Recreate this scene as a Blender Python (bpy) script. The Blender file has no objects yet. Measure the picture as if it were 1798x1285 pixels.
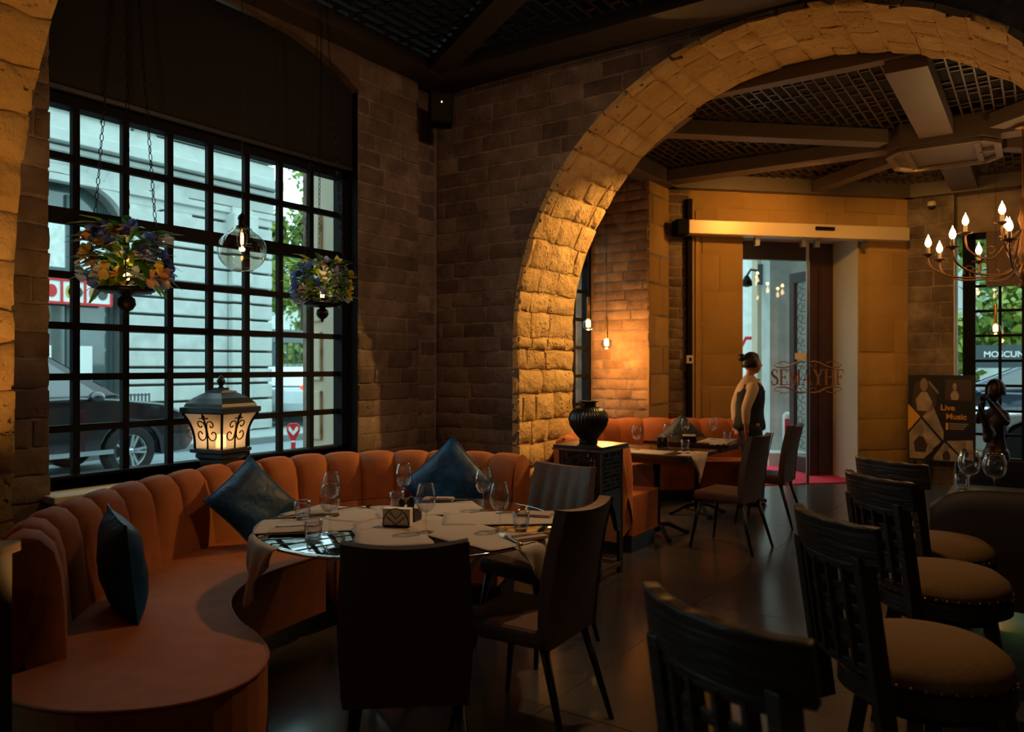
import bpy, bmesh, math, random
from mathutils import Vector, Matrix, noise
C = bpy.context.scene.collection
S = bpy.context.scene
PI = math.pi
R = random.Random(7)

# ------------------------------------------------------------------ camera, sky, exposure
CAM = Vector((4.546, -5.368, 1.5)); FPX = 1350.0; cw, sw = .8232, .5677
cd = bpy.data.cameras.new('camera'); cam = bpy.data.objects.new('camera', cd); C.objects.link(cam)
cam.location = CAM; cam.rotation_euler = (PI/2, 0, math.atan2(sw, cw))
cd.sensor_width = 36; cd.lens = 36*FPX/1798; cd.dof.use_dof = True; cd.dof.focus_distance = 4.3; cd.dof.aperture_fstop = 2.8; cd.clip_start = .02; cd.clip_end = 300
S.camera = cam
S.view_settings.view_transform = 'Standard'; S.view_settings.look = 'None'
S.view_settings.gamma = 1; S.view_settings.exposure = 0; S.view_settings.use_curve_mapping = False
w = bpy.data.worlds.new('overcast_sky'); S.world = w; w.use_nodes = True
bg = w.node_tree.nodes['Background']; bg.inputs[0].default_value = (.56, .83, .88, 1); bg.inputs[1].default_value = 3.3
S.cycles.max_bounces = 8; S.cycles.transparent_max_bounces = 24; S.cycles.sample_clamp_indirect = 2.5
S.cycles.use_denoising = True; S.cycles.caustics_reflective = False; S.cycles.caustics_refractive = False

def portal(name, loc, rot, sx, sy):
    l = bpy.data.lights.new(name, 'AREA'); l.shape = 'RECTANGLE'; l.size = sx; l.size_y = sy; l.cycles.is_portal = True
    o = bpy.data.objects.new(name, l); o.location = loc; o.rotation_euler = rot; C.objects.link(o)
portal('window_portal', (-.12, -2.2, 1.95), (0, -PI/2, 0), 2.3, 2.4)
portal('window_portal', (-.12, -6.1, 1.95), (0, -PI/2, 0), 2.3, 1.6)
portal('window_portal', (-.12, 1.95, 1.9), (0, -PI/2, 0), 2.3, 1.7)
portal('window_portal', (5.1, 6.15, 1.5), (PI/2, 0, PI), 2.6, 2.4)
def point(loc, e, col=(1, .52, .18), r=.03, name='lamp_light'):
    l = bpy.data.lights.new(name, 'POINT'); l.energy = e; l.color = col; l.shadow_soft_size = r
    o = bpy.data.objects.new(name, l); o.location = loc; C.objects.link(o); return o
def spot(loc, tgt, e, ang, col=(1, .6, .22), blend=.6, r=.03):
    l = bpy.data.lights.new('ceiling_spot_light', 'SPOT'); l.energy = e; l.color = col; l.spot_size = math.radians(ang); l.spot_blend = blend; l.shadow_soft_size = r
    o = bpy.data.objects.new('ceiling_spot_light', l); o.location = loc
    o.rotation_euler = (Vector(tgt)-Vector(loc)).to_track_quat('-Z', 'Y').to_euler(); C.objects.link(o)
# unseen spots: some raking the arches, others added as warm fill
WARM = (1, .56, .17)
spot((2.55, 1.75, 3.5), (.95, .35, 1.7), 560, 58, WARM)                # room beyond, raking over the left jamb of the arch
spot((3.3, .48, 1.2), (3.3, .48, 3.9), 50, 150, (1, .5, .13), 1, .1)
spot((2.3, -4.25, .7), (.9, -3.95, 2.6), 110, 75, (1, .5, .14))        # same kind of light at the near arch
spot((3.7, -2.0, 3.85), (0, -.7, 1.9), 150, 110, (1, .62, .36), 1, .12) # warm fill added for the bay walls
spot((3.4, -2.9, 3.85), (.6, 0, 2.2), 30, 90, (1, .52, .25), 1, .1)
point_later = [((5.6, -6.6, 3.4), 11, (1, .6, .3))]  # fill light added behind the camera, no lamp stands there
spot((2.9, -1.2, 3.8), (2.2, -2.62, .8), 150, 42, (1, .64, .36), .9, .06)
spot((3.3, -2.2, 3.8), (4.35, -2.2, .6), 95, 75, (1, .6, .25), .9, .06)
spot((2.9, 3.2, 3.55), (1.2, 4.4, 2.4), 120, 110, (1, .48, .10), .9, .06)   # facade wall with the door
spot((3.3, 3.6, 3.55), (3.4, 5.9, 2.4), 80, 95, (1, .52, .12), .9, .06)
spot((2.9, 1.3, 3.6), (1.6, .7, .5), 90, 50, (1, .52, .14), .9, .06)

for q_ in point_later: point(*q_, .12, 'ceiling_lamp_light')
# ------------------------------------------------------------------ helpers
def ray(px, py):
    X = (px-899)/FPX; Z = (642.5-py)/FPX
    return Vector((X*cw-sw, X*sw+cw, Z))
def onz(px, py, z): r = ray(px, py); return CAM + r*((z-CAM.z)/r.z)
def onx(px, py, x): r = ray(px, py); return CAM + r*((x-CAM.x)/r.x)
def ony(px, py, y): r = ray(px, py); return CAM + r*((y-CAM.y)/r.y)
def dep(px, py, Y): return CAM + ray(px, py)*Y

def lin(h):
    h = h.lstrip('#'); o = []
    for i in (0, 2, 4):
        c = int(h[i:i+2], 16)/255; o.append(c/12.92 if c <= .04045 else ((c+.055)/1.055)**2.4)
    return (*o, 1)
def mat(name, col, rough=.6, metal=0, noise_s=0, noise_a=.3, bump=0, bump_s=30, sheen=0, emit=None, es=0, coat=0, col2=None, stretch=None, bdist=.01, detail=4, spec=None):
    m = bpy.data.materials.new(name); m.use_nodes = True; n = m.node_tree.nodes; l = m.node_tree.links
    b = n['Principled BSDF']
    if isinstance(col, str): col = lin(col)
    if isinstance(col2, str): col2 = lin(col2)
    b.inputs['Base Color'].default_value = col; b.inputs['Roughness'].default_value = rough; b.inputs['Metallic'].default_value = metal
    if sheen: b.inputs['Sheen Weight'].default_value = sheen; b.inputs['Sheen Roughness'].default_value = .35; b.inputs['Sheen Tint'].default_value = tuple(min(1, c*2.2+.05) for c in col[:3])+(1,)
    if coat: b.inputs['Coat Weight'].default_value = coat
    if spec is not None: b.inputs['Specular IOR Level'].default_value = spec
    if emit: b.inputs['Emission Color'].default_value = emit if not isinstance(emit, str) else lin(emit); b.inputs['Emission Strength'].default_value = es
    tc = n.new('ShaderNodeTexCoord'); mp = n.new('ShaderNodeMapping'); l.new(tc.outputs['Object'], mp.inputs[0])
    if stretch: mp.inputs['Scale'].default_value = stretch
    if noise_s:
        t = n.new('ShaderNodeTexNoise'); t.inputs['Scale'].default_value = noise_s; t.inputs['Detail'].default_value = detail; l.new(mp.outputs[0], t.inputs['Vector'])
        mx = n.new('ShaderNodeMix'); mx.data_type = 'RGBA'; rp = n.new('ShaderNodeMapRange'); rp.inputs[1].default_value = .3; rp.inputs[2].default_value = .7
        l.new(t.outputs[0], rp.inputs[0]); l.new(rp.outputs[0], mx.inputs[0])
        mx.inputs[6].default_value = col; c2 = col2 or tuple(c*(1-noise_a) for c in col[:3])+(1,); mx.inputs[7].default_value = c2
        l.new(mx.outputs[2], b.inputs['Base Color'])
    if bump:
        t2 = n.new('ShaderNodeTexNoise'); t2.inputs['Scale'].default_value = bump_s; t2.inputs['Detail'].default_value = 6; l.new(mp.outputs[0], t2.inputs['Vector'])
        bp = n.new('ShaderNodeBump'); bp.inputs['Strength'].default_value = bump; bp.inputs['Distance'].default_value = bdist; l.new(t2.outputs[0], bp.inputs['Height']); l.new(bp.outputs[0], b.inputs['Normal'])
    return m
def stone_mat(name, c1, c2, c3, bump=.8, dist=.02, pits=True, rough=.9, patchy=False):
    m = bpy.data.materials.new(name); m.use_nodes = True; n = m.node_tree.nodes; l = m.node_tree.links
    b = n['Principled BSDF']; b.inputs['Roughness'].default_value = rough; b.inputs['Specular IOR Level'].default_value = .25
    g = n.new('ShaderNodeNewGeometry'); oi = n.new('ShaderNodeObjectInfo')
    t = n.new('ShaderNodeTexNoise'); t.inputs['Scale'].default_value = 3.5; t.inputs['Detail'].default_value = 8; l.new(g.outputs['Position'], t.inputs['Vector'])
    rp = n.new('ShaderNodeValToRGB'); rp.color_ramp.elements[0].position = .3; rp.color_ramp.elements[1].position = .72
    rp.color_ramp.elements[0].color = lin(c1); rp.color_ramp.elements[1].color = lin(c2); l.new(t.outputs[0], rp.inputs[0])
    mx = n.new('ShaderNodeMix'); mx.data_type = 'RGBA'; l.new(rp.outputs[0], mx.inputs[6]); mx.inputs[7].default_value = lin(c3)
    mr = n.new('ShaderNodeMath'); mr.operation = 'MULTIPLY'; mr.inputs[1].default_value = .75; l.new(oi.outputs['Random'], mr.inputs[0]); l.new(mr.outputs[0], mx.inputs[0])
    tp = n.new('ShaderNodeTexNoise'); tp.inputs['Scale'].default_value = 1.7; tp.inputs['Detail'].default_value = 7; tp.inputs['Roughness'].default_value = .68; l.new(g.outputs['Position'], tp.inputs['Vector'])
    pr = n.new('ShaderNodeMapRange'); pr.inputs[1].default_value = .38; pr.inputs[2].default_value = .66; pr.inputs[3].default_value = .62; pr.inputs[4].default_value = 1.55; l.new(tp.outputs[0], pr.inputs[0])
    vm = n.new('ShaderNodeVectorMath'); vm.operation = 'SCALE'; l.new(mx.outputs[2], vm.inputs[0])
    if patchy: l.new(pr.outputs[0], vm.inputs['Scale'])
    else: vm.inputs['Scale'].default_value = 1
    l.new(vm.outputs[0], b.inputs['Base Color'])
    t2 = n.new('ShaderNodeTexNoise'); t2.inputs['Scale'].default_value = 10; t2.inputs['Detail'].default_value = 9; t2.inputs['Roughness'].default_value = .6; l.new(g.outputs['Position'], t2.inputs['Vector'])
    h = t2.outputs[0]
    if pits:
        v = n.new('ShaderNodeTexVoronoi'); v.inputs['Scale'].default_value = 26; l.new(g.outputs['Position'], v.inputs['Vector'])
        cr = n.new('ShaderNodeMapRange'); cr.inputs[1].default_value = .05; cr.inputs[2].default_value = .33; l.new(v.outputs['Distance'], cr.inputs[0])
        t3 = n.new('ShaderNodeTexNoise'); t3.inputs['Scale'].default_value = 5; l.new(g.outputs['Position'], t3.inputs['Vector'])
        ms = n.new('ShaderNodeMapRange'); ms.inputs[1].default_value = .5; ms.inputs[2].default_value = .62; l.new(t3.outputs[0], ms.inputs[0])
        iv = n.new('ShaderNodeMath'); iv.operation = 'SUBTRACT'; iv.inputs[0].default_value = 1; l.new(cr.outputs[0], iv.inputs[1])
        mu = n.new('ShaderNodeMath'); mu.operation = 'MULTIPLY'; l.new(iv.outputs[0], mu.inputs[0]); l.new(ms.outputs[0], mu.inputs[1])
        mu2 = n.new('ShaderNodeMath'); mu2.operation = 'MULTIPLY'; mu2.inputs[1].default_value = .5; l.new(mu.outputs[0], mu2.inputs[0])
        sb = n.new('ShaderNodeMath'); sb.operation = 'SUBTRACT'; l.new(h, sb.inputs[0]); l.new(mu2.outputs[0], sb.inputs[1]); h = sb.outputs[0]
    bp = n.new('ShaderNodeBump'); bp.inputs['Strength'].default_value = bump; bp.inputs['Distance'].default_value = dist; l.new(h, bp.inputs['Height']); l.new(bp.outputs[0], b.inputs['Normal'])
    return m
def glass_mat(name, tint=(1, 1, 1, 1), f0=.04, rough=.0, gz=.6, gp_=4.5):
    m = bpy.data.materials.new(name); m.use_nodes = True; n = m.node_tree.nodes; l = m.node_tree.links
    for x in list(n): n.remove(x)
    out = n.new('ShaderNodeOutputMaterial'); tr = n.new('ShaderNodeBsdfTransparent'); gl = n.new('ShaderNodeBsdfGlossy'); mx = n.new('ShaderNodeMixShader')
    lw = n.new('ShaderNodeLayerWeight'); lw.inputs[0].default_value = .5
    pw = n.new('ShaderNodeMath'); pw.operation = 'POWER'; pw.inputs[1].default_value = gp_; l.new(lw.outputs['Facing'], pw.inputs[0])
    mu = n.new('ShaderNodeMath'); mu.operation = 'MULTIPLY_ADD'; mu.inputs[1].default_value = gz; mu.inputs[2].default_value = f0; mu.use_clamp = True
    l.new(pw.outputs[0], mu.inputs[0]); tr.inputs[0].default_value = tint; gl.inputs[1].default_value = rough
    l.new(mu.outputs[0], mx.inputs[0]); l.new(tr.outputs[0], mx.inputs[1]); l.new(gl.outputs[0], mx.inputs[2]); l.new(mx.outputs[0], out.inputs[0])
    return m

M = dict(
    mortar=stone_mat('mortar', '#857261', '#6f5d4d', '#7b6858', .8, .015, patchy=True),
    brick=stone_mat('brown_brick', '#857262', '#5d4c40', '#4a3a30', .9, .02, patchy=True),
    brick_warm=stone_mat('warm_brick', '#a8845c', '#8a6744', '#6e4d30', .8, .014, patchy=True),
    arch_stone=stone_mat('honey_limestone', '#cdab74', '#ad8a54', '#a98550', 1, .05),
    ashlar=stone_mat('smooth_ashlar', '#b48c50', '#9c7640', '#8d6937', .25, .008, False),
    pale=stone_mat('pale_reveal_stone', '#cdbfa8', '#b9ab94', '#c2b49c', .35, .008, False),
    facade=stone_mat('facade_stone', '#c6cbc6', '#a8afab', '#b4bab5', .4, .02, False),
    facade_dark=stone_mat('facade_joint', '#5a5f5e', '#484d4c', '#50554f', .3, .02, False),
    black=mat('black_paint', '#0c0a09', .75, spec=.12), black_soft=mat('black_fabric', '#0d0908', .95, bump=.2, bump_s=200, bdist=.001),
    dark_metal=mat('dark_grey_metal', '#23211f', .38, .7), iron=mat('wrought_iron', '#1c1613', .5, .8, bump=.2, bump_s=80, bdist=.002),
    chand=mat('bronzed_iron', '#8a6238', .38, .85), brass=mat('brass', '#c0813a', .28, 1),
    beam=mat('painted_beam', '#5a4a3c', .5, noise_s=6, noise_a=.15), ceil=mat('ceiling_dark', '#120e0c', .9), lattice=mat('lattice_strip', '#4c3b2e', .35, .3), lattice_dark=mat('dark_lattice_strip', '#241c18', .5), beam_dark=mat('dark_painted_beam', '#3a332f', .5, noise_s=6, noise_a=.15),  # darker bay copies of beam and lattice: weaker light put into the colour
    velvet=mat('rust_velvet', '#9c5522', .8, noise_s=9, noise_a=.25, sheen=.4, bump=.25, bump_s=14, bdist=.006), piping=mat('rust_piping', '#8f4417', .7),
    teal=mat('teal_velvet', '#05446f', .5, noise_s=7, noise_a=.6, sheen=0, spec=.3, bump=.7, bump_s=7, bdist=.03),
    teal_dark=mat('dark_teal_velvet', '#07161e', .6, sheen=.2, bump=.5, bump_s=9, bdist=.02),
    leather_dark=mat('dark_bench_leather', '#2a1a12', .6), leather=mat('brown_leather', '#5a3c2a', .62, noise_s=30, noise_a=.2, bump=.25, bump_s=150, bdist=.001), leather2=mat('taupe_leather', '#5c4c42', .6, noise_s=30, noise_a=.2, bump=.2, bump_s=150, bdist=.001),
    legs=mat('black_leg', '#0f0d0c', .4), wood=mat('dark_carved_oak', '#3a2a1f', .42, noise_s=5, noise_a=.55, bump=.7, bump_s=9, bdist=.006, stretch=(1, 1, 9)),
    seatfab=mat('brown_woven_fabric', '#80603c', .85, noise_s=60, noise_a=.3, bump=.35, bump_s=120, bdist=.002, stretch=(1, 5, 1)), nail=mat('brass_nail', '#a8683a', .3, 1),
    cloth=mat('beige_linen', '#b5a593', .95, noise_s=140, noise_a=.16, bump=.3, bump_s=260, bdist=.001), napkin=mat('folded_napkin', '#a38d78', .95, bump=.2, bump_s=200, bdist=.001),
    paper=mat('paper_napkin', '#e8dccb', .9), steel=mat('cutlery_steel', '#b8b4ae', .18, 1), chrome=mat('chrome_leg', '#c9c2b8', .12, 1),
    blackglass=mat('black_glass_top', '#0b0e0e', .03, 0, coat=1, spec=.9), darktop=mat('dark_table_top', '#241712', .25),
    tile=mat('dark_porcelain_tile', '#524b47', .19, noise_s=2.2, noise_a=.3, bump=.05, bump_s=30, bdist=.002), grout=mat('tile_grout', '#6a5a4c', .8),
    carpet=mat('red_carpet', '#d4143c', .95, noise_s=90, noise_a=.25, bump=.5, bump_s=300, bdist=.003),
    header=mat('champagne_aluminium', '#c4aa86', .4, .2), alu=mat('brushed_aluminium', '#9b948c', .3, .9),
    vase=mat('black_ceramic', '#15110f', .3), lacquer=mat('black_lacquer_wood', '#1a1310', .35, noise_s=15, noise_a=.4), gilt=mat('worn_gilt_edge', '#6b5133', .5, .3, noise_s=25, noise_a=.6),
    lantern=mat('lantern_black', '#17191b', .42, .3, bump=.15, bump_s=150, bdist=.001),
    candle=mat('lit_candle', '#fff0d0', .6, emit=(1, .62, .28, 1), es=5),
    filament=mat('glowing_filament', '#ffcc88', .5, emit=(1, .48, .12, 1), es=45), bulb_on=mat('lit_candle_bulb', '#ffd9a0', .5, emit=(1, .62, .26, 1), es=22),
    glowglass=mat('lit_lamp_core', '#ffc070', .5, emit=(1, .5, .13, 1), es=16),
    leaf=mat('green_leaf', '#4f7a26', .45, noise_s=20, noise_a=.5), leaf_y=mat('yellow_green_leaf', '#9aa528', .4, noise_s=20, noise_a=.3),
    fl_blue=None,
    tree=mat('tree_leaves', '#4d7a2f', .6, noise_s=1.5, noise_a=.55, col2='#8a8f2a'), bark=mat('tree_bark', '#4a4038', .9, bump=.6, bump_s=20),
    asphalt=mat('street_asphalt', '#7f8b90', .7, noise_s=4, noise_a=.15, bump=.3, bump_s=80), pave=mat('pavement', '#9fa9a8', .8, noise_s=3, noise_a=.15),
    kerb=mat('kerb_stone', '#6e7878', .8), car_black=mat('black_car_paint', '#12161b', .16, .3, coat=1), car_white=mat('silver_car_paint', '#c9d3d8', .2, .3, coat=1), car_dark=mat('navy_car_paint', '#2a3a4c', .2, .3, coat=1),
    car_glass=mat('car_glass', '#1c2c30', .04, 0, coat=1, spec=.9), rubber=mat('tyre_rubber', '#141414', .85), rim=mat('alloy_rim', '#a9b4b8', .25, .8), lamp_red=mat('tail_lamp', '#d8281c', .2, emit=(1, .1, .03, 1), es=1.5), headlamp=mat('head_lamp', '#cfe0e6', .08, .3, coat=1),
    shopglass=mat('shop_glass', '#4f6663', .1, coat=1, noise_s=1.2, noise_a=.6), white=mat('white_board', '#dfe4e0', .6), red=mat('red_paint', '#c32026', .5), grey_green=mat('grey_fence_iron', '#4d5a5c', .5, .4),
    skin=mat('skin', '#b5774c', .5), hair=mat('dark_hair', '#1a1214', .45), vest=mat('black_waistcoat', '#120e10', .8), blouse=mat('cream_blouse', '#d2b28a', .85), shoe=mat('black_shoe', '#0e0b0b', .35),
    bronze=mat('dark_bronze', '#3d2413', .42, .5, noise_s=12, noise_a=.5), poster=mat('poster_black', '#17110e', .45), pgold=mat('poster_gold', '#d29528', .5), pphoto=mat('poster_photo_tan', '#b59c82', .5, noise_s=6, noise_a=.6), pdark=mat('poster_photo_dark', '#3a2a20', .5), ptext=mat('poster_text', '#c98a35', .5), pgrey=mat('poster_small_text', '#7d6a58', .5),
    decal=mat('gold_decal', '#8a5c30', .45, .3), plastic=mat('cream_plastic', '#c9b394', .5), doorw=mat('oxblood_door_wood', '#3a1a1a', .4, noise_s=6, noise_a=.3), screen=mat('tiny_lamp', '#ff9050', .5, emit=(1, .5, .25, 1), es=6),
    pane=glass_mat('window_glass', (.93, .98, .97, 1), .045), slide=glass_mat('sliding_glass', (.95, .97, .95, 1), .045), wine=glass_mat('wine_glass', (.985, .985, .985, 1), .07, .02, 1.0, 2.0),
    amber=glass_mat('smoky_globe_glass', (.80, .74, .66, 1), .07, 0, .8, 3), frost=None,
)
def frost():
    m = bpy.data.materials.new('frosted_lantern_glass'); m.use_nodes = True; n = m.node_tree.nodes; l = m.node_tree.links
    for x in list(n): n.remove(x)
    out = n.new('ShaderNodeOutputMaterial'); t = n.new('ShaderNodeBsdfTranslucent'); d = n.new('ShaderNodeBsdfDiffuse'); p = n.new('ShaderNodeBsdfTransparent'); a = n.new('ShaderNodeMixShader'); b = n.new('ShaderNodeMixShader')
    t.inputs[0].default_value = (.95, .85, .7, 1); d.inputs[0].default_value = (.75, .72, .68, 1); p.inputs[0].default_value = (1, .9, .75, 1)
    a.inputs[0].default_value = .35; l.new(t.outputs[0], a.inputs[1]); l.new(d.outputs[0], a.inputs[2]); b.inputs[0].default_value = .25; l.new(a.outputs[0], b.inputs[1]); l.new(p.outputs[0], b.inputs[2]); l.new(b.outputs[0], out.inputs[0])
    return m
M['frost'] = frost()
def petal_mat(name, c1):
    m = mat(name, c1, .3, noise_s=20, noise_a=.3); n = m.node_tree.nodes; l = m.node_tree.links; b = n['Principled BSDF']; out = n['Material Output']
    t = n.new('ShaderNodeBsdfTranslucent'); t.inputs[0].default_value = lin(c1); x = n.new('ShaderNodeMixShader'); x.inputs[0].default_value = .5; l.new(b.outputs[0], x.inputs[1]); l.new(t.outputs[0], x.inputs[2]); l.new(x.outputs[0], out.inputs[0]); return m
for k_, n_, c_ in (('fl_blue', 'blue_petal', '#6f86d6'), ('fl_violet', 'violet_petal', '#4a4f9a'), ('fl_white', 'pale_petal', '#b9c4dc'), ('fl_yellow', 'yellow_petal', '#e8c65a'), ('fl_peach', 'peach_petal', '#d09a78'), ('leaf', 'green_leaf', '#3f6e22'), ('leaf_y', 'yellow_green_leaf', '#93a82a')): M[k_] = petal_mat(n_, c_)

class MB:
    def __init__(s): s.v = []; s.f = []
    def add(s, vs, fs, m=None):
        o = len(s.v); s.v += [tuple(m @ Vector(p)) if m else tuple(p) for p in vs]; s.f += [tuple(i+o for i in f) for f in fs]; return s
    def box(s, x0, x1, y0, y1, z0, z1, m=None):
        return s.add([(x0,y0,z0),(x1,y0,z0),(x1,y1,z0),(x0,y1,z0),(x0,y0,z1),(x1,y0,z1),(x1,y1,z1),(x0,y1,z1)], [(0,3,2,1),(4,5,6,7),(0,1,5,4),(1,2,6,5),(2,3,7,6),(3,0,4,7)], m)
    def bar(s, a, b, wx, wz=None, up=(0,0,1)):
        a = Vector(a); b = Vector(b); d = b-a; L = d.length; d.normalize(); u = Vector(up)
        if abs(d.dot(u)) > .98: u = Vector((0, 1, 0)) if abs(d.z) > .9 else Vector((0, 0, 1))
        x = d.cross(u).normalized(); z = x.cross(d); wz = wz or wx
        m = Matrix((( x.x, d.x, z.x, a.x),(x.y, d.y, z.y, a.y),(x.z, d.z, z.z, a.z),(0,0,0,1)))
        return s.box(-wx/2, wx/2, 0, L, -wz/2, wz/2, m)
    def tube(s, pts, r, n=8, closed=False):
        pts = [Vector(p) for p in pts]; N = len(pts); vs = []; fs = []
        rr = r if isinstance(r, (list, tuple)) else [r]*N; pu = None
        for i, p in enumerate(pts):
            if closed: t = pts[(i+1) % N]-pts[i-1]
            else: t = pts[min(i+1, N-1)]-pts[max(i-1, 0)]
            t.normalize()
            if pu is None: pu = Vector((0, 0, 1)) if abs(t.z) < .9 else Vector((1, 0, 0))
            x = t.cross(pu).normalized(); pu = x.cross(t).normalized()
            for k in range(n):
                a = 2*PI*k/n; vs.append(p + (x*math.cos(a)+pu*math.sin(a))*rr[i])
        for i in range(N if closed else N-1):
            j = (i+1) % N
            for k in range(n): fs.append((i*n+k, i*n+(k+1) % n, j*n+(k+1) % n, j*n+k))
        if not closed: fs.append(tuple(range(n-1, -1, -1))); fs.append(tuple((N-1)*n+k for k in range(n)))
        return s.add(vs, fs)
    def lathe(s, prof, n=24, m=None, flute=0, fn=0):
        vs = []; fs = []; N = len(prof)
        for r, z in prof:
            for k in range(n):
                a = 2*PI*k/n; q = r*(1+flute*math.cos(fn*a)) if fn else r
                vs.append((q*math.cos(a), q*math.sin(a), z))
        for i in range(N-1):
            for k in range(n): fs.append((i*n+k, i*n+(k+1) % n, (i+1)*n+(k+1) % n, (i+1)*n+k))
        if prof[0][0] > 1e-4: fs.append(tuple(range(n-1, -1, -1)))
        if prof[-1][0] > 1e-4 and prof[-1][1] != prof[0][1]: fs.append(tuple((N-1)*n+k for k in range(n)))
        return s.add(vs, fs, m)
    def shell(s, prof, n=24, m=None):
        vs = []; fs = []; N = len(prof)
        for r, z in prof:
            for k in range(n):
                a = 2*PI*k/n; vs.append((r*math.cos(a), r*math.sin(a), z))
        for i in range(N-1):
            for k in range(n): fs.append((i*n+k, i*n+(k+1) % n, (i+1)*n+(k+1) % n, (i+1)*n+k))
        return s.add(vs, fs, m)
    def prism(s, poly, a, b, m=None):       # poly in local xy, extruded z a..b
        n = len(poly)
        return s.add([(x, y, a) for x, y in poly]+[(x, y, b) for x, y in poly], [tuple(range(n-1, -1, -1)), tuple(range(n, 2*n))]+[(i, (i+1) % n, n+(i+1) % n, n+i) for i in range(n)], m)
    def grid(s, P, m=None):                 # P[i][j] points
        a = len(P); b = len(P[0])
        return s.add([q for r in P for q in r], [(i*b+j, i*b+j+1, (i+1)*b+j+1, (i+1)*b+j) for i in range(a-1) for j in range(b-1)], m)
    def ball(s, c, rx, ry=None, rz=None, n=10, k=7, m=None):
        ry = ry or rx; rz = rz or rx; P = [[(c[0]+rx*math.sin(PI*i/k)*math.cos(2*PI*j/n), c[1]+ry*math.sin(PI*i/k)*math.sin(2*PI*j/n), c[2]+rz*math.cos(PI*i/k)) for j in range(n+1)] for i in range(k+1)]
        return s.grid(P, m)
    def build(s, name, mt, parent=None, smooth=False, bevel=0, sub=0, label=None, seg=2, solid=0, cut=0):
        me = bpy.data.meshes.new(name); me.from_pydata([tuple(p) for p in s.v], [], s.f)
        bm = bmesh.new(); bm.from_mesh(me); bmesh.ops.remove_doubles(bm, verts=bm.verts, dist=1e-6)
        bmesh.ops.recalc_face_normals(bm, faces=bm.faces)
        ng = [f for f in bm.faces if len(f.verts) > 4]
        if ng: bmesh.ops.triangulate(bm, faces=ng)
        if smooth:
            for f in bm.faces: f.smooth = True
            if cut:
                for e in bm.edges:
                    if len(e.link_faces) == 2 and e.calc_face_angle(0) > cut: e.smooth = False
        bm.to_mesh(me); bm.free()
        me.materials.append(M[mt] if isinstance(mt, str) else mt)
        o = bpy.data.objects.new(name, me); C.objects.link(o)
        if parent: o.parent = parent
        if solid: x = o.modifiers.new('solid', 'SOLIDIFY'); x.thickness = solid; x.offset = 0
        if bevel: x = o.modifiers.new('bevel', 'BEVEL'); x.width = bevel; x.segments = seg; x.limit_method = 'ANGLE'; x.angle_limit = .6
        if sub: x = o.modifiers.new('sub', 'SUBSURF'); x.levels = sub; x.render_levels = sub
        if label: o['label'] = label
        return o
def thing(name, label, cat, loc=(0, 0, 0), rotz=0, group=None, scale=None):
    o = bpy.data.objects.new(name, None); C.objects.link(o); o.empty_display_size = .1
    o.location = loc; o.rotation_euler = (0, 0, rotz); o['label'] = label; o['category'] = cat
    if scale: o.scale = (scale,)*3 if not isinstance(scale, tuple) else scale
    if group: o['group'] = group
    return o
def tag(o, label, cat, group=None, kind=None):
    o['label'] = label; o['category'] = cat
    if group: o['group'] = group
    if kind: o['kind'] = kind
    return o
def struct(o, label=None):
    o['kind'] = 'structure'
    if label: o['label'] = label; o['category'] = o.name.split('_')[0].split('.')[0]
    return o
def dup(root, loc=None, rotz=None, label=None, group=None, scale=None):
    def cp(o, par):
        c = o.copy(); C.objects.link(c); c.parent = par
        if par is not None: c.matrix_parent_inverse = o.matrix_parent_inverse.copy()
        for ch in kids.get(o.name, []): cp(ch, c)
        return c
    kids = {}
    for ch in root.children_recursive: kids.setdefault(ch.parent.name, []).append(ch)
    r = cp(root, None)
    if loc is not None: r.location = loc
    if rotz is not None: r.rotation_euler = (0, 0, rotz)
    if label: r['label'] = label
    if group: r['group'] = group
    if scale: r.scale = scale if isinstance(scale, tuple) else (scale,)*3
    return r
def basis(o, x, y, z):
    x, y, z, o = map(Vector, (x, y, z, o))
    return Matrix(((x.x, y.x, z.x, o.x), (x.y, y.y, z.y, o.y), (x.z, y.z, z.z, o.z), (0, 0, 0, 1)))

# bricks: shared rough blocks (unit size, local x = length, y = height, z = outward)
def brick_mesh(seed, mt, rough=1.0):
    r = random.Random(seed); nx, ny = 6, 5
    xs = [-.5, -.5, -.2, .2, .5, .5]; ys = [-.5, -.5, 0, .5, .5]
    P = []
    for j in range(ny):
        row = []
        for i in range(nx):
            edge = i in (0, nx-1) or j in (0, ny-1); ring = i in (1, nx-2) or j in (1, ny-2)
            x = xs[i]*(1 if edge else .965); y = ys[j]*(1 if edge else .93)
            if not edge: x += r.uniform(-.02, .02)*rough; y += r.uniform(-.05, .05)*rough
            z = -.5 if edge else (r.uniform(.12, .34) if ring else .45+r.uniform(-.18, .2)*rough)
            row.append((x, y, z))
        P.append(row)
    b = MB().grid(P); me = b.build('brick', mt, smooth=True, cut=1.2); d = me.data; bpy.data.objects.remove(me); return d
BR = {k: [brick_mesh(i*7+q, k, q2) for i in range(7)] for q, (k, q2) in enumerate((('brick', 1), ('brick_warm', .8), ('arch_stone', 1.5), ('ashlar', .25), ('facade', .3)))}
ZZ = Matrix()
def put_brick(parent, kind, c, ax, ay, az, L, H, D, name='brick'):
    o = bpy.data.objects.new(name, R.choice(BR[kind])); C.objects.link(o); o.parent = parent
    ax, ay, az = Vector(ax), Vector(ay), Vector(az)
    sx = R.choice((-1, 1)); ax = ax*sx; ay = ay*sx
    o.matrix_local = basis(c, ax*L, ay*H, az*D)
    return o
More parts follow.
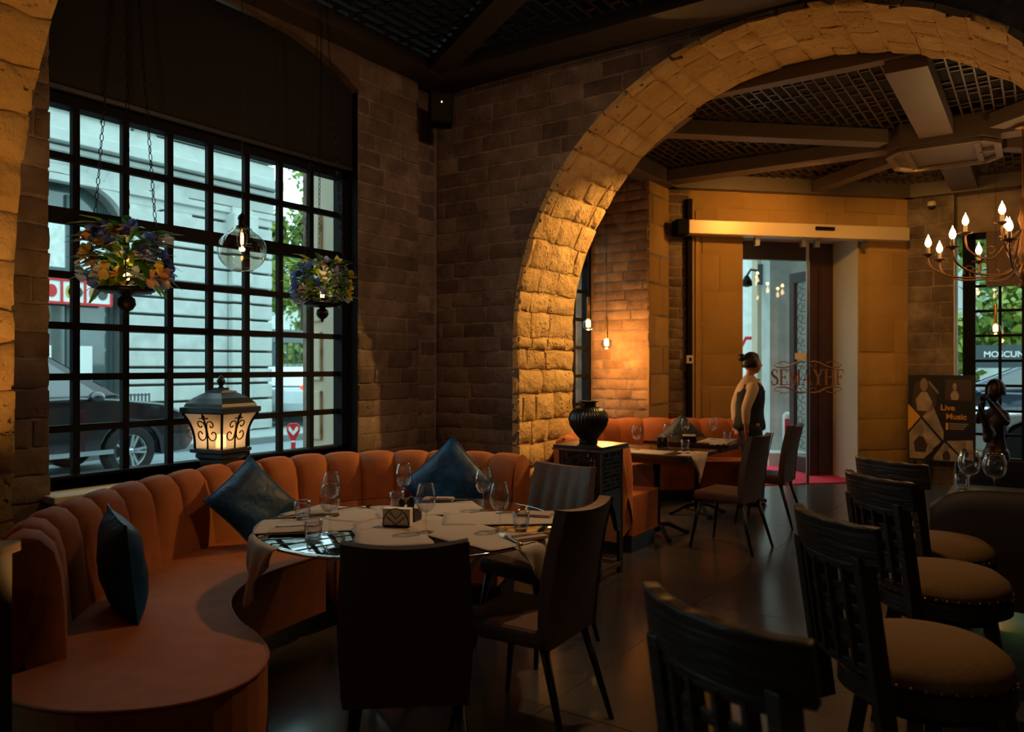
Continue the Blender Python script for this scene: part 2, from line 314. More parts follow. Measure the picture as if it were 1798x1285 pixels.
def courses(parent, kind, o, ax, az, w, z0, z1, H=.135, Ls=(.2, .36), D=.03, gap=.012, inside=None, name='brick', phase=0):
    """lay blocks on the plane through o (at z=0) spanned by ax and up"""
    ax = Vector(ax); az = Vector(az); o = Vector(o); z = z0; row = phase; n = 0
    while z < z1-.02:
        h = min(H*R.uniform(.92, 1.08), z1-z)
        if z1-(z+h) < .05: h = z1-z
        s = 0 if row % 2 else -R.uniform(.05, Ls[0]); row += 1
        while s < w-1e-4:
            L = R.uniform(*Ls); a = max(s, 0); b = min(s+L, w)
            if w-b < .07: b = w
            if b-a > .04:
                m = (a+b)/2
                if inside is None or inside(a, b, z, z+h):
                    put_brick(parent, kind, o+ax*m+Vector((0, 0, z+h/2))+az*R.uniform(-.004, .006), ax, (0, 0, 1), az, b-a-gap, h-gap, D, name); n += 1
            s = max(b, s+L) if b < w else w
        z += h
    return n
def spline(pts, n):
    pts = [Vector(p) for p in pts]; P = [pts[0]*2-pts[1]]+pts+[pts[-1]*2-pts[-2]]; out = []
    for i in range(1, len(P)-2):
        for k in range(12):
            t = k/12; a, b, c, d = P[i-1:i+3]
            out.append(.5*((2*b)+(c-a)*t+(2*a-5*b+4*c-d)*t*t+(3*b-a-3*c+d)*t**3))
    out.append(pts[-1]); L = [0]
    for i in range(1, len(out)): L.append(L[-1]+(out[i]-out[i-1]).length)
    res = []; j = 0
    for k in range(n+1):
        q = L[-1]*k/n
        while j < len(L)-2 and L[j+1] < q: j += 1
        f = (q-L[j])/max(1e-9, L[j+1]-L[j]); res.append(out[j].lerp(out[j+1], min(max(f, 0), 1)))
    return res

def fontmesh(cu):
    f = bpy.data.objects.new('tmp', cu); C.objects.link(f); bpy.context.view_layer.update()
    me = bpy.data.meshes.new_from_object(f.evaluated_get(bpy.context.evaluated_depsgraph_get())); bpy.data.objects.remove(f)
    o = bpy.data.objects.new('lettering', me); C.objects.link(o); return o
# ================================================================== SETTING
RM = 2.15; AX, AZ = 3.05, 1.75; TH = .95
# ---- floor
fl = struct(MB().box(-.5, 9.5, -8.5, 12, -.12, -.012).build('floor', 'grout'))
tiles_v = [MB().box(-.4485, .4485, -.4485, .4485, -.012, .0).build('t', 'tile', bevel=0).data for _ in range(1)]
for o in [o for o in C.objects if o.name.startswith('t') and o.type == 'MESH' and o.data in tiles_v]: bpy.data.objects.remove(o)
FD = Vector((.7071, .7071, 0)); FN = Vector((.7071, -.7071, 0)); F0 = Vector((.759, 3.536, 0))
for i in range(11):
    for j in range(16):
        x = 2.75-.45-2*.9+.9*(i-1); y = -.69-.45-7*.9+.9*j
        if y+.45 < -5.9 or x < -.5 or x > 6.4 or y > 6.5 or y-x > 3.6: continue
        o = bpy.data.objects.new('tile', tiles_v[0]); C.objects.link(o); o.parent = fl; o.location = (x, y, R.uniform(-.0012, .0006))

# ---- wall A (window side)
wl = struct(MB().box(-.55, .10, -1.061, -.354, -.12, 4.05).box(-.55, -.01, -.36, .3, -.12, 4.05).box(-.55, .10, -4.0, -3.36, -.12, 4.05).box(-.55, .10, -5.35, -4.0, -.12, 4.05)
     .box(-.55, .10, -3.4, -1.05, -.12, .765).build('wall_left', 'mortar'))
courses(wl, 'brick', (.10, -1.061, 0), (0, 1, 0), (1, 0, 0), .707, 0, 3.95, .135, (.22, .38), .026, .010)
courses(wl, 'brick', (-.012, -.354, 0), (0, 1, 0), (1, 0, 0), .354, 0, 3.95, .135, (.22, .38), .024, .010)
courses(wl, 'brick', (.10, -3.87, 0), (0, 1, 0), (1, 0, 0), .52, 0, 3.95, .15, (.2, .3), .04)
sp = [(-1.061, 3.66), (-1.205, 3.746), (-1.406, 3.83), (-1.7, 3.90), (-2.2, 3.935), (-2.8, 3.91), (-3.1, 3.85), (-3.36, 3.7), (-3.36, 4.05), (-1.061, 4.05)]
MB().prism(sp, -.1, .115, basis((0, 0, 0), (0, 1, 0), (0, 0, 1), (1, 0, 0))).build('spandrel', 'brick', wl)
MB().box(-.10, .098, -1.068, -1.062, .8, 3.66).build('reveal_lining', 'black', wl)
sl = MB().box(-.14, .23, -3.39, -1.063, .762, .80).build('window_sill', 'pale', wl, bevel=.006)
# dark fabric blind filling the niche
b = MB(); P = [[(.035+.004*math.sin(j*2.1), -3.38+2.318*i/24, 3.06+.86*j/6) for j in range(7)] for i in range(25)]
b.grid(P); bl = b.build('roman_blind', 'black_soft', smooth=True, solid=.012)
tag(bl, 'wide dark fabric blind filling the arched top of the big street window', 'blind')
o = MB().box(.022, .05, -3.38, -1.062, 3.04, 3.065).build('bottom_bar', 'lattice_dark', bl)
# exterior reveal, seen through the last pane
MB().box(-.42, -.10, -1.10, -1.0, .3, 4.2).build('outer_reveal', 'pale', wl)
for z in (.9, 1.38, 1.86, 2.35): MB().box(-.44, -.27, -1.125, -1.09, z, z+.4).build('quoin', 'pale', wl, bevel=.012)

def grid_window(name, org, ax, nrm, ys, zs, z0, z1, frame=.07, mun=.040, dep_=.05, pane='pane', fw=None, thick=()):
    """ys: muntin centres along ax incl. both ends; zs the same in height"""
    ax = Vector(ax); nrm = Vector(nrm); up = Vector((0, 0, 1)); org = Vector(org)
    m = basis(org, ax, up, nrm)
    w_ = MB(); a, c = ys[0], ys[-1]; zb, zt = zs[0], zs[-1]; f = frame
    w_.box(a-f, c+f, zb-f, zb, -dep_, dep_, m).box(a-f, c+f, zt, zt+f, -dep_, dep_, m).box(a-f, a, zb-f, zt+f, -dep_, dep_, m).box(c, c+f, zb-f, zt+f, -dep_, dep_, m)
    W = struct(w_.build(name, 'black'))
    for y in ys[1:-1]: MB().box(y-mun/2, y+mun/2, zb, zt, -.016, .022, m).build('muntin', 'black', W)
    for i, z in enumerate(zs[1:-1]):
        q = mun/2 if i not in thick else .045
        MB().box(a, c, z-q, z+q, -.018, .024, m).build('muntin', 'black', W)
    pm = MB().box(-.5, .5, -.5, .5, -.5, .5).build('pane', 'pane').data
    for o in [o for o in C.objects if o.data is pm]: bpy.data.objects.remove(o)
    pm.materials[0] = M[pane]
    # single-surface pane
    me = bpy.data.meshes.new('pane'); me.from_pydata([(-.5, -.5, 0), (.5, -.5, 0), (.5, .5, 0), (-.5, .5, 0)], [], [(0, 1, 2, 3)]); me.materials.append(M[pane])
    for i in range(len(ys)-1):
        for j in range(len(zs)-1):
            o = bpy.data.objects.new('pane', me); C.objects.link(o); o.parent = W
            o.matrix_local = m @ Matrix.Translation(((ys[i]+ys[i+1])/2, (zs[j]+zs[j+1])/2, 0)) @ Matrix.Diagonal((ys[i+1]-ys[i], zs[j+1]-zs[j], 1, 1))
    return W
YS = [-3.40, -3.149, -2.858, -2.569, -2.28, -1.993, -1.705, -1.418, -1.136]; ZS = [.858+.02, 1.143, 1.438, 1.73, 2.02, 2.355, 2.69, 2.975]
W1 = grid_window('window_1', (-.05, 0, 0), (0, 1, 0), (1, 0, 0), YS, ZS, 0, 0, .075, thick=(4,))
MB().box(-.10, 0, -3.4, -1.06, .80, .862).box(-.1, .0, -3.4, -1.06, 3.04, 3.2).build('frame_head', 'black', W1)
# further window behind the near arch, same wall
struct(MB().box(-.55, .1, -8.5, -6.95, -.12, 4.05).box(-.55, .1, -6.96, -5.3, -.12, .8).box(-.55, .1, -6.96, -5.3, 3.1, 4.05).build('wall_left', 'mortar'))
grid_window('window_4', (-.05, 0, 0), (0, 1, 0), (1, 0, 0), [-6.9+.3*i for i in range(6)], ZS, 0, 0, .06)

# ---- arch walls
def arch_wall(name, y0, y1, g, x0=-.55, x1=9.5, top=4.05):
    n = 40; poly = [(x0, -.12), (AX-RM+.0-g, -.12)]
    for i in range(n+1):
        a = PI-PI*i/n; poly.append((AX+(RM+g)*math.cos(a), AZ+(RM+g)*math.sin(a)))
    poly += [(AX+RM+g, -.12), (x1, -.12), (x1, top), (x0, top)]
    o = struct(MB().prism(poly, y0, y1, Matrix(((1, 0, 0, 0), (0, 0, 1, 0), (0, 1, 0, 0), (0, 0, 0, 1)))).build(name, 'mortar')); o.data.materials.append(M['arch_stone'])
    for f in o.data.polygons:
        if abs(f.normal.y) < .5: f.material_index = 1
    return o
wb = arch_wall('wall_back', .018, TH, .02)
def out_arch(a, b, z0, z1):
    for x in (a, b):
        for z in (z0, z1):
            if z > AZ:
                if math.hypot(x-AX, z-AZ) < RM+.01: return False
            elif AX-RM < x < AX+RM: return False
    m = (a+b)/2; return not (z0 > AZ and math.hypot(m-AX, z0-AZ) < RM)
n1 = courses(wb, 'brick', (0, .018, 0), (1, 0, 0), (0, -1, 0), .905, 0, 1.75, .135, (.22, .38), .024, .010)
# spandrel courses, cut along the arch
z = 1.75; row = 0
while z < 3.93:
    h = .135*R.uniform(.94, 1.06); h = min(h, 3.95-z); row += 1
    for side in (-1, 1):
        def edge(zz): return math.sqrt(max(0, RM**2-(zz-AZ)**2)) if zz-AZ < RM else 0
        e = edge(z+.02)
        if side < 0: xa, xb = 0, AX-e
        else: xa, xb = AX+e, 5.6
        s = xa-(R.uniform(0, .2) if row % 2 else 0) if side < 0 else xa
        while s < xb-.03:
            L = R.uniform(.22, .38); a = max(s, xa); b_ = min(s+L, xb); s += L
            if xb-b_ < .06: b_ = xb; s = xb
            if b_-a > .05: put_brick(wb, 'brick', ((a+b_)/2, .018, z+h/2), (1, 0, 0), (0, 0, 1), (0, -1, 0), b_-a-.010, h-.010, .024)
    z += h
def soffit(par, y0, y1, kind, a0, a1, jamb=True, right=False, H=.2, Ls=(.2, .42), D=.07):
    ks = 0
    if jamb:
        sides = [(AX-RM, 1)]+([(AX+RM, -1)] if right else [])
        for xj, sg in sides:
            z = 0; row = 0
            while z < AZ-.02:
                h = H*R.uniform(.85, 1.2); h = AZ-z if AZ-(z+h) < .07 else h; s = y0-(.15 if row % 2 else 0); row += 1
                while s < y1:
                    L = R.uniform(*Ls); a = max(s, y0); b_ = min(s+L, y1)
                    if y1-b_ < .09: b_ = y1
                    s = s+L if b_ < y1 else y1
                    if b_-a > .05: put_brick(par, kind, (xj-.02*sg, (a+b_)/2, z+h/2), (0, 1, 0), (0, 0, 1), (sg, 0, 0), b_-a-.01, h-.012, D, 'stone')
                z += h
    a = a0; row = 0
    while a < a1-.01:
        da = H*R.uniform(.8, 1.2)/RM; da = a1-a if a1-(a+da) < .03 else da; s = y0-(.16 if row % 2 else 0); row += 1
        th = PI-(a+da/2); nrm = Vector((-math.cos(th), 0, -math.sin(th))); tg = Vector((math.sin(th), 0, -math.cos(th)))
        c = Vector((AX+(RM+.02)*math.cos(th), 0, AZ+(RM+.02)*math.sin(th)))
        while s < y1:
            L = R.uniform(*Ls); p = max(s, y0); q = min(s+L, y1)
            if y1-q < .09: q = y1
            s = s+L if q < y1 else y1
            if q-p > .05: put_brick(par, kind, c+Vector((0, (p+q)/2, 0)), (0, 1, 0), tg, nrm, q-p-.007, RM*da-.008, D*.8, 'stone')
        a += da
soffit(wb, 0, TH, 'arch_stone', 0, PI, True)
wf = arch_wall('wall_front', -4.8, -3.862, .02)
soffit(wf, -4.8, -3.85, 'arch_stone', 0, 1.25, True)

# ---- room 2 shell
Yw = 5.87; P2 = F0+FD*3.3   # facet end ~ (3.09,5.87)
w2 = struct(MB().box(-.55, -.01, .9, 1.1, -.12, 4.05).box(-.55, 0, 1.05, 2.95, -.12, .6).box(-.55, 0, 1.05, 2.95, 3.15, 4.05).build('wall_left', 'mortar'))
grid_window('window_2', (-.06, 0, 0), (0, 1, 0), (1, 0, 0), [1.15+.29*i for i in range(7)], [.7+.34*i for i in range(8)], 0, 0, .06)
pier = struct(MB().box(-.55, .745, 2.965, 3.56, -.12, 4.05).build('trim_1', 'mortar'))
courses(pier, 'brick_warm', (0, 2.965, 0), (1, 0, 0), (0, -1, 0), .759, .3, 3.7, .118, (.18, .34), .026)
courses(pier, 'ashlar', (.745, 2.95, 0), (0, 1, 0), (1, 0, 0), .586, .3, 3.7, .36, (.4, .6), .026)
# facet wall with door opening
def facet_t(px): 
    r = ray(px, 642); t = ((F0.x-F0.y)-(CAM.x-CAM.y))/(r.x-r.y); p = CAM+r*t; return (p.x-F0.x)/.7071
FM = basis(F0, FD, (0, 0, 1), FN)        # local x along facet, y up, z into the room
T0, T1, TE = facet_t(1305), facet_t(1508), 3.3
DZ = 3.17
b = MB(); b.box(-.3, T0, -.12, 4.05, -.6, -.014, FM).box(T1, TE+.02, -.12, 4.05, -.6, -.014, FM).box(T0, T1, DZ, 4.05, -.6, -.014, FM)
wd = struct(b.build('wall_right', 'ashlar'))
tb = facet_t(1211)
courses(wd, 'brick', F0-FN*.014, FD, FN, tb, .3, 3.7, .13, (.16, .3), .026, name='brick')
def slabs(t0, t1, z0, z1, H, Ls):
    courses(wd, 'ashlar', F0+FD*t0-FN*.014, FD, FN, t1-t0, z0, z1, H, Ls, .028, .004, name='stone_block')
slabs(tb+.16, T0, 0, 3.2, .42, (.5, .8)); slabs(T1, TE, 0, 3.2, .42, (.4, .8)); slabs(tb, TE, 3.24, 3.7, .22, (.5, .8))
b = MB().box(tb+.02, tb+.05, 0, 3.5, 0, .03, FM).box(tb+.07, tb+.12, 0, 3.42, 0, .02, FM); b.build('moulding', 'ashlar', wd)
tag(MB().box(tb-.05, tb+.01, 0, 3.56, .0, .06, FM).build('cable_duct', 'black'), 'tall thin black duct running up the wall left of the entrance', 'duct')
# reveal linings (pale plaster)
b = MB().box(T1-.004, T1+.02, 0, DZ, -.6, -.02, FM); b.build('door_reveal', 'pale', wd)
MB().box(T0-.02, T0+.004, 0, DZ, -.6, -.02, FM).build('door_reveal', 'pale', wd)
MB().box(T0, T1, DZ-.004, DZ+.02, -.6, -.02, FM).build('door_reveal', 'pale', wd)
# right wall y = Yw with window 3
xw0, xw1 = 3.09, 3.62
w3 = struct(MB().box(xw0-.2, xw1, Yw+.014, Yw+.6, -.12, 4.05).box(xw1, 9.5, Yw+.2, Yw+.6, -.12, .28).box(xw1, 9.5, Yw+.2, Yw+.6, 3.2, 4.05).box(6.6, 9.5, Yw+.014, Yw+.6, -.12, 4.05).build('wall_end', 'mortar'))
courses(w3, 'brick', (xw0, Yw+.014, 0), (1, 0, 0), (0, -1, 0), xw1-xw0, .3, 3.7, .2, (.25, .5), .026)
MB().box(xw1, xw1+.012, Yw, Yw+.24, 0, 3.2).build('window_reveal', 'pale', w3)
x3 = onx(1712, 642, 0)  # unused
def wx(px): return ony(px, 642, Yw+.26).x
xs3 = [wx(1713), wx(1756)]; st = wx(1797)-wx(1756); xs3 += [xs3[1]+st*i for i in range(1, 8)]
W3 = grid_window('window_3', (0, Yw+.26, 0), (1, 0, 0), (0, -1, 0), xs3, [.34, .63, .93, 1.25, 1.565, 1.885, 2.2, 2.52, 2.85, 3.12], 0, 0, .14, .034)
bl = MB().box(xs3[0]+.12, xs3[-1], Yw+.17, Yw+.19, 2.50, 3.2).build('roller_blind', 'leather', bevel=.003)
tag(bl, 'brown roller blind half lowered over the far right window behind the chandelier', 'blind')
# enclosing walls nobody sees directly
struct(MB().box(9.0, 9.5, -8.5, 6.5, -.12, 4.05).build('wall_side', 'mortar')); struct(MB().box(-.55, 9.5, -8.9, -8.4, -.12, 4.05).build('wall_rear', 'mortar'))

# ---- ceiling
ce = struct(MB().box(-.55, 9.5, -8.9, 6.6, 4.3, 4.4).build('ceiling', 'ceil'))
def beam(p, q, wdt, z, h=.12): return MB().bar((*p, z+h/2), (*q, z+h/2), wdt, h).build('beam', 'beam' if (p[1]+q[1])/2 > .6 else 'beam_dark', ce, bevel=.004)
def meander(poly_in, x0, x1, y0, y1, z, parent, ax='y', step=.075, seed=1, bw=.014):
    """chinese-key lattice: long rails one way, staggered short ties the other"""
    r = random.Random(seed); b = MB(); N = int((x1-x0)/step)
    def seg(u0, v0, u1, v1, wd):
        # sample and keep the runs inside
        k = max(2, int(math.hypot(u1-u0, v1-v0)/.05)); run = None; last = None
        for i in range(k+1):
            f = i/k; p = (u0+(u1-u0)*f, v0+(v1-v0)*f); ok = poly_in(*p)
            if ok and run is None: run = p
            if (not ok or i == k) and run is not None:
                e = p if ok else last
                if e and math.hypot(e[0]-run[0], e[1]-run[1]) > .03: b.bar((*run, z), (*e, z), wd, .02)
                run = None
            last = p
    for i in range(N+1):
        x = x0+i*step; seg(x, y0, x, y1, bw)
    yy = y0
    while yy < y1:
        seg(x0, yy, x1, yy, bw*1.2)
        for i in range(N):
            for k in range(3):
                v = yy+.11+.13*k
                if (i*2+k*3) % 5 in (0, 1) or r.random() < .1: seg(x0+i*step, v, x0+(i+1)*step, v, bw*1.6)
        yy += .52
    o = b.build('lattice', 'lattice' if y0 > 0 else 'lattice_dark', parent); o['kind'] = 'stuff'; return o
# near bay: frame beams, centre ring, diagonals
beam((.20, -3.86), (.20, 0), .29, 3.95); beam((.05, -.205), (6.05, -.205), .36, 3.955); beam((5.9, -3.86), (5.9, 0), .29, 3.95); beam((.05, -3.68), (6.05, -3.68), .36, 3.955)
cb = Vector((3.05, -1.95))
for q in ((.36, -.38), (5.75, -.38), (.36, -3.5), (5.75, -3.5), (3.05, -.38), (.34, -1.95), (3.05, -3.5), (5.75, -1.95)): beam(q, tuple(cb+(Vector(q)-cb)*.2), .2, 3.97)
def octa(cx, cy, r, z, h, mt='beam'):
    t = thing('ceiling_medallion', '', 'ceiling')
    k = [(cx+r*math.cos(a), cy+r*math.sin(a)) for a in [PI/8+PI/4*i for i in range(8)]]
    return k
def medallion(cx, cy, s, z):
    k = [(-s, -s*.62), (-s*.72, -s), (s*.72, -s), (s, -s*.62), (s, s*.62), (s*.72, s), (-s*.72, s), (-s, s*.62)]
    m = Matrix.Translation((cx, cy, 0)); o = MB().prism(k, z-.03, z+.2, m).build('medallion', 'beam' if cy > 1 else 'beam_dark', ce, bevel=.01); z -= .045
    b = MB()
    for i in range(8): a, c = k[i], k[(i+1) % 8]; b.bar((cx+a[0]*.95, cy+a[1]*.95, z-.015), (cx+c[0]*.95, cy+c[1]*.95, z-.015), .06, .03)
    for x in (-.62, .62): b.bar((cx+x*s, cy-s*.8, z-.012), (cx+x*s, cy+s*.8, z-.012), .05, .024)
    b.bar((cx+.62*s, cy, z-.012), (cx+s*.95, cy, z-.012), .05, .024); b.build('moulding', 'beam', o)
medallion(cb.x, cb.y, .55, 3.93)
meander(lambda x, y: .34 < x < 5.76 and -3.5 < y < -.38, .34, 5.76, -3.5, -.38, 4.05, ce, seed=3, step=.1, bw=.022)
# room 2: octagonal frame
Z2 = 3.68; cc = Vector((3.72, 3.52))
oc = [(.70, 2.2), (.70, 3.56), (3.07, 5.93), (4.4, 5.93), (6.75, 3.56), (6.75, 2.2), (5.5, .98), (1.9, .98)]
drop = [(x+(.0), y) for x, y in oc]
b = MB()
for i in range(8):
    a, c = Vector(oc[i]), Vector(oc[(i+1) % 8]); ctr = cc; mid = (a+c)/2; nn = (mid-ctr).normalized()
    beam(tuple(a-nn*.05), tuple(c-nn*.05), .24 if i != 6 else .12, Z2 if i != 6 else Z2+.12, .3 if i != 6 else .12)
MB().prism([(-.3, .9), (9.4, .9), (9.4, 6.5), (-.3, 6.5)], 4.0, 4.04).build('ceiling_panel', 'ceil', ce)
for p, q, wd_ in (((1.3, 1.25), (3.24, 3.05), .17), ((.8, 3.33), (3.24, 3.36), .24), ((2.02, 5.0), (3.27, 3.86), .17), ((3.71, 1.0), (3.71, 3.0), .29), ((3.75, 4.0), (3.75, 5.9), .29), ((4.2, 3.36), (6.6, 3.3), .24), ((4.2, 3.9), (5.6, 5.1), .17), ((4.2, 3.05), (5.9, 1.5), .17)):
    beam(p, q, wd_, Z2+.02, .14)
medallion(3.73, 3.52, .49, Z2)
def inoct(x, y):
    for i in range(8):
        a, c = oc[i], oc[(i+1) % 8]
        if (c[0]-a[0])*(y-a[1])-(c[1]-a[1])*(x-a[0]) > 0: return False
    return True
meander(inoct, .7, 6.7, 1.05, 5.9, 3.86, ce, seed=5, step=.085, bw=.014)
# ================================================================== FURNITURE
def fillet_poly(pts, n=60): return spline([(*p, 0) for p in pts], n)
def make_banquette(name, label, ridge, nch, front, zt=.9, zs=.45, thick=.2, side=1, group=None, wallbase=True, splits=None, kick=.12):
    t = thing(name, label, 'sofa')
    S_ = 6; pts = spline([(x, y, 0) for x, y in ridge], nch*S_)
    def nrm(i):
        a = pts[max(i-1, 0)]; b = pts[min(i+1, len(pts)-1)]; d = (b-a).normalized(); return Vector((-d.y, d.x, 0))*side
    h = thick/2
    sec = [(-h, kick), (-h, zs), (-h-.005, zt-.14), (-h+.01, zt-.06), (-h*.45, zt-.015), (0, zt), (h*.5, zt-.012), (h*.95, zt-.06), (h*1.18, zt-.15), (h*1.3, zt-.28), (h*1.35, zs-.02), (h*1.2, kick+.1)]
    for c in range(nch):
        P = []
        for k in range(S_+1):
            i = c*S_+k; p = pts[i]; n = nrm(i); f = math.sin(PI*k/S_)**.45 if 0 < k < S_ else 0
            row = []
            for (q, z) in sec:
                top = max(0, min(1, (z-zs)/.2)); inn = 1 if q > -h*.6 or z > zt-.1 else .15
                qq = q+(f-1)*.028*inn*(1 if q >= 0 else -1)*top; zz = z+(f-1)*.022*(1 if z > zt-.1 else 0)
                row.append(p+n*qq+Vector((0, 0, zz)))
            P.append(row)
        b = MB().grid(P)
        for e in (0, -1):
            ring = P[e]; vs = ring; b.add(vs, [tuple(range(len(vs)))])
        b.build('back_channel', 'velvet', t, smooth=True, cut=1.1)
    # end facings with radiating pleats
    for e, i in ((0, 0), (-1, len(pts)-1)):
        p = pts[i]; n = nrm(i); d = (pts[1]-pts[0]).normalized()*-1 if e == 0 else (pts[-1]-pts[-2]).normalized()
        sc = [(q*.97, z-.004) for q, z in sec]; ctr = (0, zs+.02); P = []
        for k, (q, z) in enumerate(sc):
            row = []
            for m in range(7):
                f = m/6; w_ = .028*math.sin(f*PI*.5)**.5; rr = 1-f
                pl = .007*math.sin(k*2.4)*math.sin(PI*f)
                row.append(p+n*(ctr[0]+(q-ctr[0])*rr)+Vector((0, 0, ctr[1]+(z-ctr[1])*rr))+d*(w_+pl))
            P.append(row)
        MB().grid(P).build('end_panel', 'velvet', t, smooth=True)
    ins = [pts[i]+nrm(i)*h*1.1 for i in range(0, len(pts), 3)]
    fr = spline([(x, y, 0) for x, y in front], 60)
    def seat(A, B, lab=None):
        poly = [(p.x, p.y) for p in A]+[(p.x, p.y) for p in reversed(B)]
        ar = sum(poly[i][0]*poly[(i+1) % len(poly)][1]-poly[(i+1) % len(poly)][0]*poly[i][1] for i in range(len(poly)))
        if ar < 0: poly = poly[::-1]
        o = MB().prism(poly, kick, zs).build('seat', 'velvet', t, bevel=.028, seg=3, label=lab)
        for f in o.data.polygons: f.use_smooth = False
        return o
    if not splits: seat(ins, fr)
    else:
        k, m = splits; seat(ins[:k], fr[:m]); seat(ins[k-1:], fr[m:])
    pp = [(p.x, p.y, zs-.004) for p in fr]; MB().tube(pp, .007, 6).build('piping', 'piping', t, smooth=True)
    # recessed plinth
    A = [(p.x*.9+fr[len(fr)//2].x*.1, p.y*.9+fr[len(fr)//2].y*.1) for p in ins]; 
    po = [(p.x, p.y) for p in ins]+[((p.x*.86+pts[min(len(pts)-1, int((59-i)/60*0+ (len(pts)-1)*i/60))].x*.14), (p.y*.86+pts[min(len(pts)-1, int((len(pts)-1)*i/60))].y*.14)) for i, p in reversed(list(enumerate(fr)))]
    MB().prism(po, 0, kick).build('plinth', 'legs', t)
    return t
ridge1 = [(1.62, -1.0), (1.3, -1.02), (1.0, -1.12), (.697, -1.353), (.47, -1.65), (.36, -2.0), (.36, -2.45), (.5, -2.93), (.70, -3.33), (.95, -3.66), (1.215, -3.92), (1.60, -4.12)]
front1 = [(1.78, -1.52), (1.55, -1.60), (1.33, -1.85), (1.24, -2.2), (1.26, -2.62), (1.34, -2.97), (1.52, -3.22), (1.78, -3.38), (2.05, -3.47), (2.24, -3.58), (2.36, -3.76), (2.34, -3.98), (2.15, -4.18), (1.9, -4.27), (1.66, -4.26)]
sofa1 = make_banquette('curved_sofa', 'long curved rust velvet channel-back banquette under the street window', ridge1, 18, front1, side=1, splits=(15, 17))
ridge2 = [(1.83, .14), (1.45, .17), (1.15, .38), (.92, .95), (.62, 1.35), (.42, 1.9), (.38, 2.45), (.62, 2.86), (1.1, 3.12), (1.5, 3.42), (1.75, 3.66)]
front2 = [(1.83, .80), (1.5, .84), (1.28, 1.15), (1.05, 1.6), (.98, 2.1), (1.1, 2.5), (1.4, 2.78), (1.75, 2.98), (2.02, 3.25)]
sofa2 = make_banquette('curved_sofa', 'orange velvet channel-back banquette around the two small tables beyond the arch', ridge2, 15, front2, side=-1)

def cushion(name, label, c, size, M3, mt, thick=.13, cat='cushion', group=None):
    n = 12; P = []
    def pt(u, v, s):
        e = (1-abs(u)**2.6)*(1-abs(v)**2.6); pinch = 1-.10*(1-abs(u*v))*(max(abs(u), abs(v))**2)*0
        x = u*size/2*(1-.07*(1-v*v)*(abs(u)**3)); y = v*size/2*(1-.07*(1-u*u)*(abs(v)**3))
        wr = .006*math.sin(7*u+5*v)*e+.004*math.sin(13*v-4*u)
        return (x, y, s*(thick/2*max(e, 0)**.55+wr*e)+.0005*s)
    b = MB()
    for s in (1, -1): b.grid([[pt(-1+2*i/n, -1+2*j/n, s) for j in range(n+1)] for i in range(n+1)], None)
    o = b.build(name, mt, smooth=True, sub=1); o.matrix_world = Matrix.Translation(c) @ M3.to_4x4()
    tag(o, label, cat, group); 
    e = []
    for i in range(4):
        u0, v0 = [(-1, -1), (1, -1), (1, 1), (-1, 1)][i]; u1, v1 = [(1, -1), (1, 1), (-1, 1), (-1, -1)][i]
        for k in range(8): e.append(pt(u0+(u1-u0)*k/8, v0+(v1-v0)*k/8, 1))
    MB().tube(e, .004, 5, closed=True).build('edge_seam', mt, o, smooth=True)
    return o
def euler(nx, ny, nz, roll):       # cushion plane normal and in-plane roll
    z = Vector((nx, ny, nz)).normalized(); x = Vector((0, 0, 1)).cross(z).normalized(); y = z.cross(x)
    return Matrix((x, y, z)).transposed() @ Matrix.Rotation(roll, 3, 'Z')
cushion('cushion', 'teal velvet cushion standing upright near the left end of the rust banquette', (1.33, -3.62, .655), .44, euler(.35, 1, .12, .06), 'teal', .17)
cushion('cushion', 'teal velvet cushion on its corner left of the round table', (.74, -2.52, .70), .42, euler(1, -.15, .5, .62), 'teal', .15)
cushion('cushion', 'teal velvet cushion on its corner behind the round table near the arch', (1.24, -1.33, .70), .48, euler(.45, -1, .38, .785), 'teal', .14)
cushion('cushion', 'dark teal cushion on its corner on the orange banquette by the entrance', (1.20, 2.86, .68), .42, euler(.5, -1, .3, .785), 'teal_dark', .13)

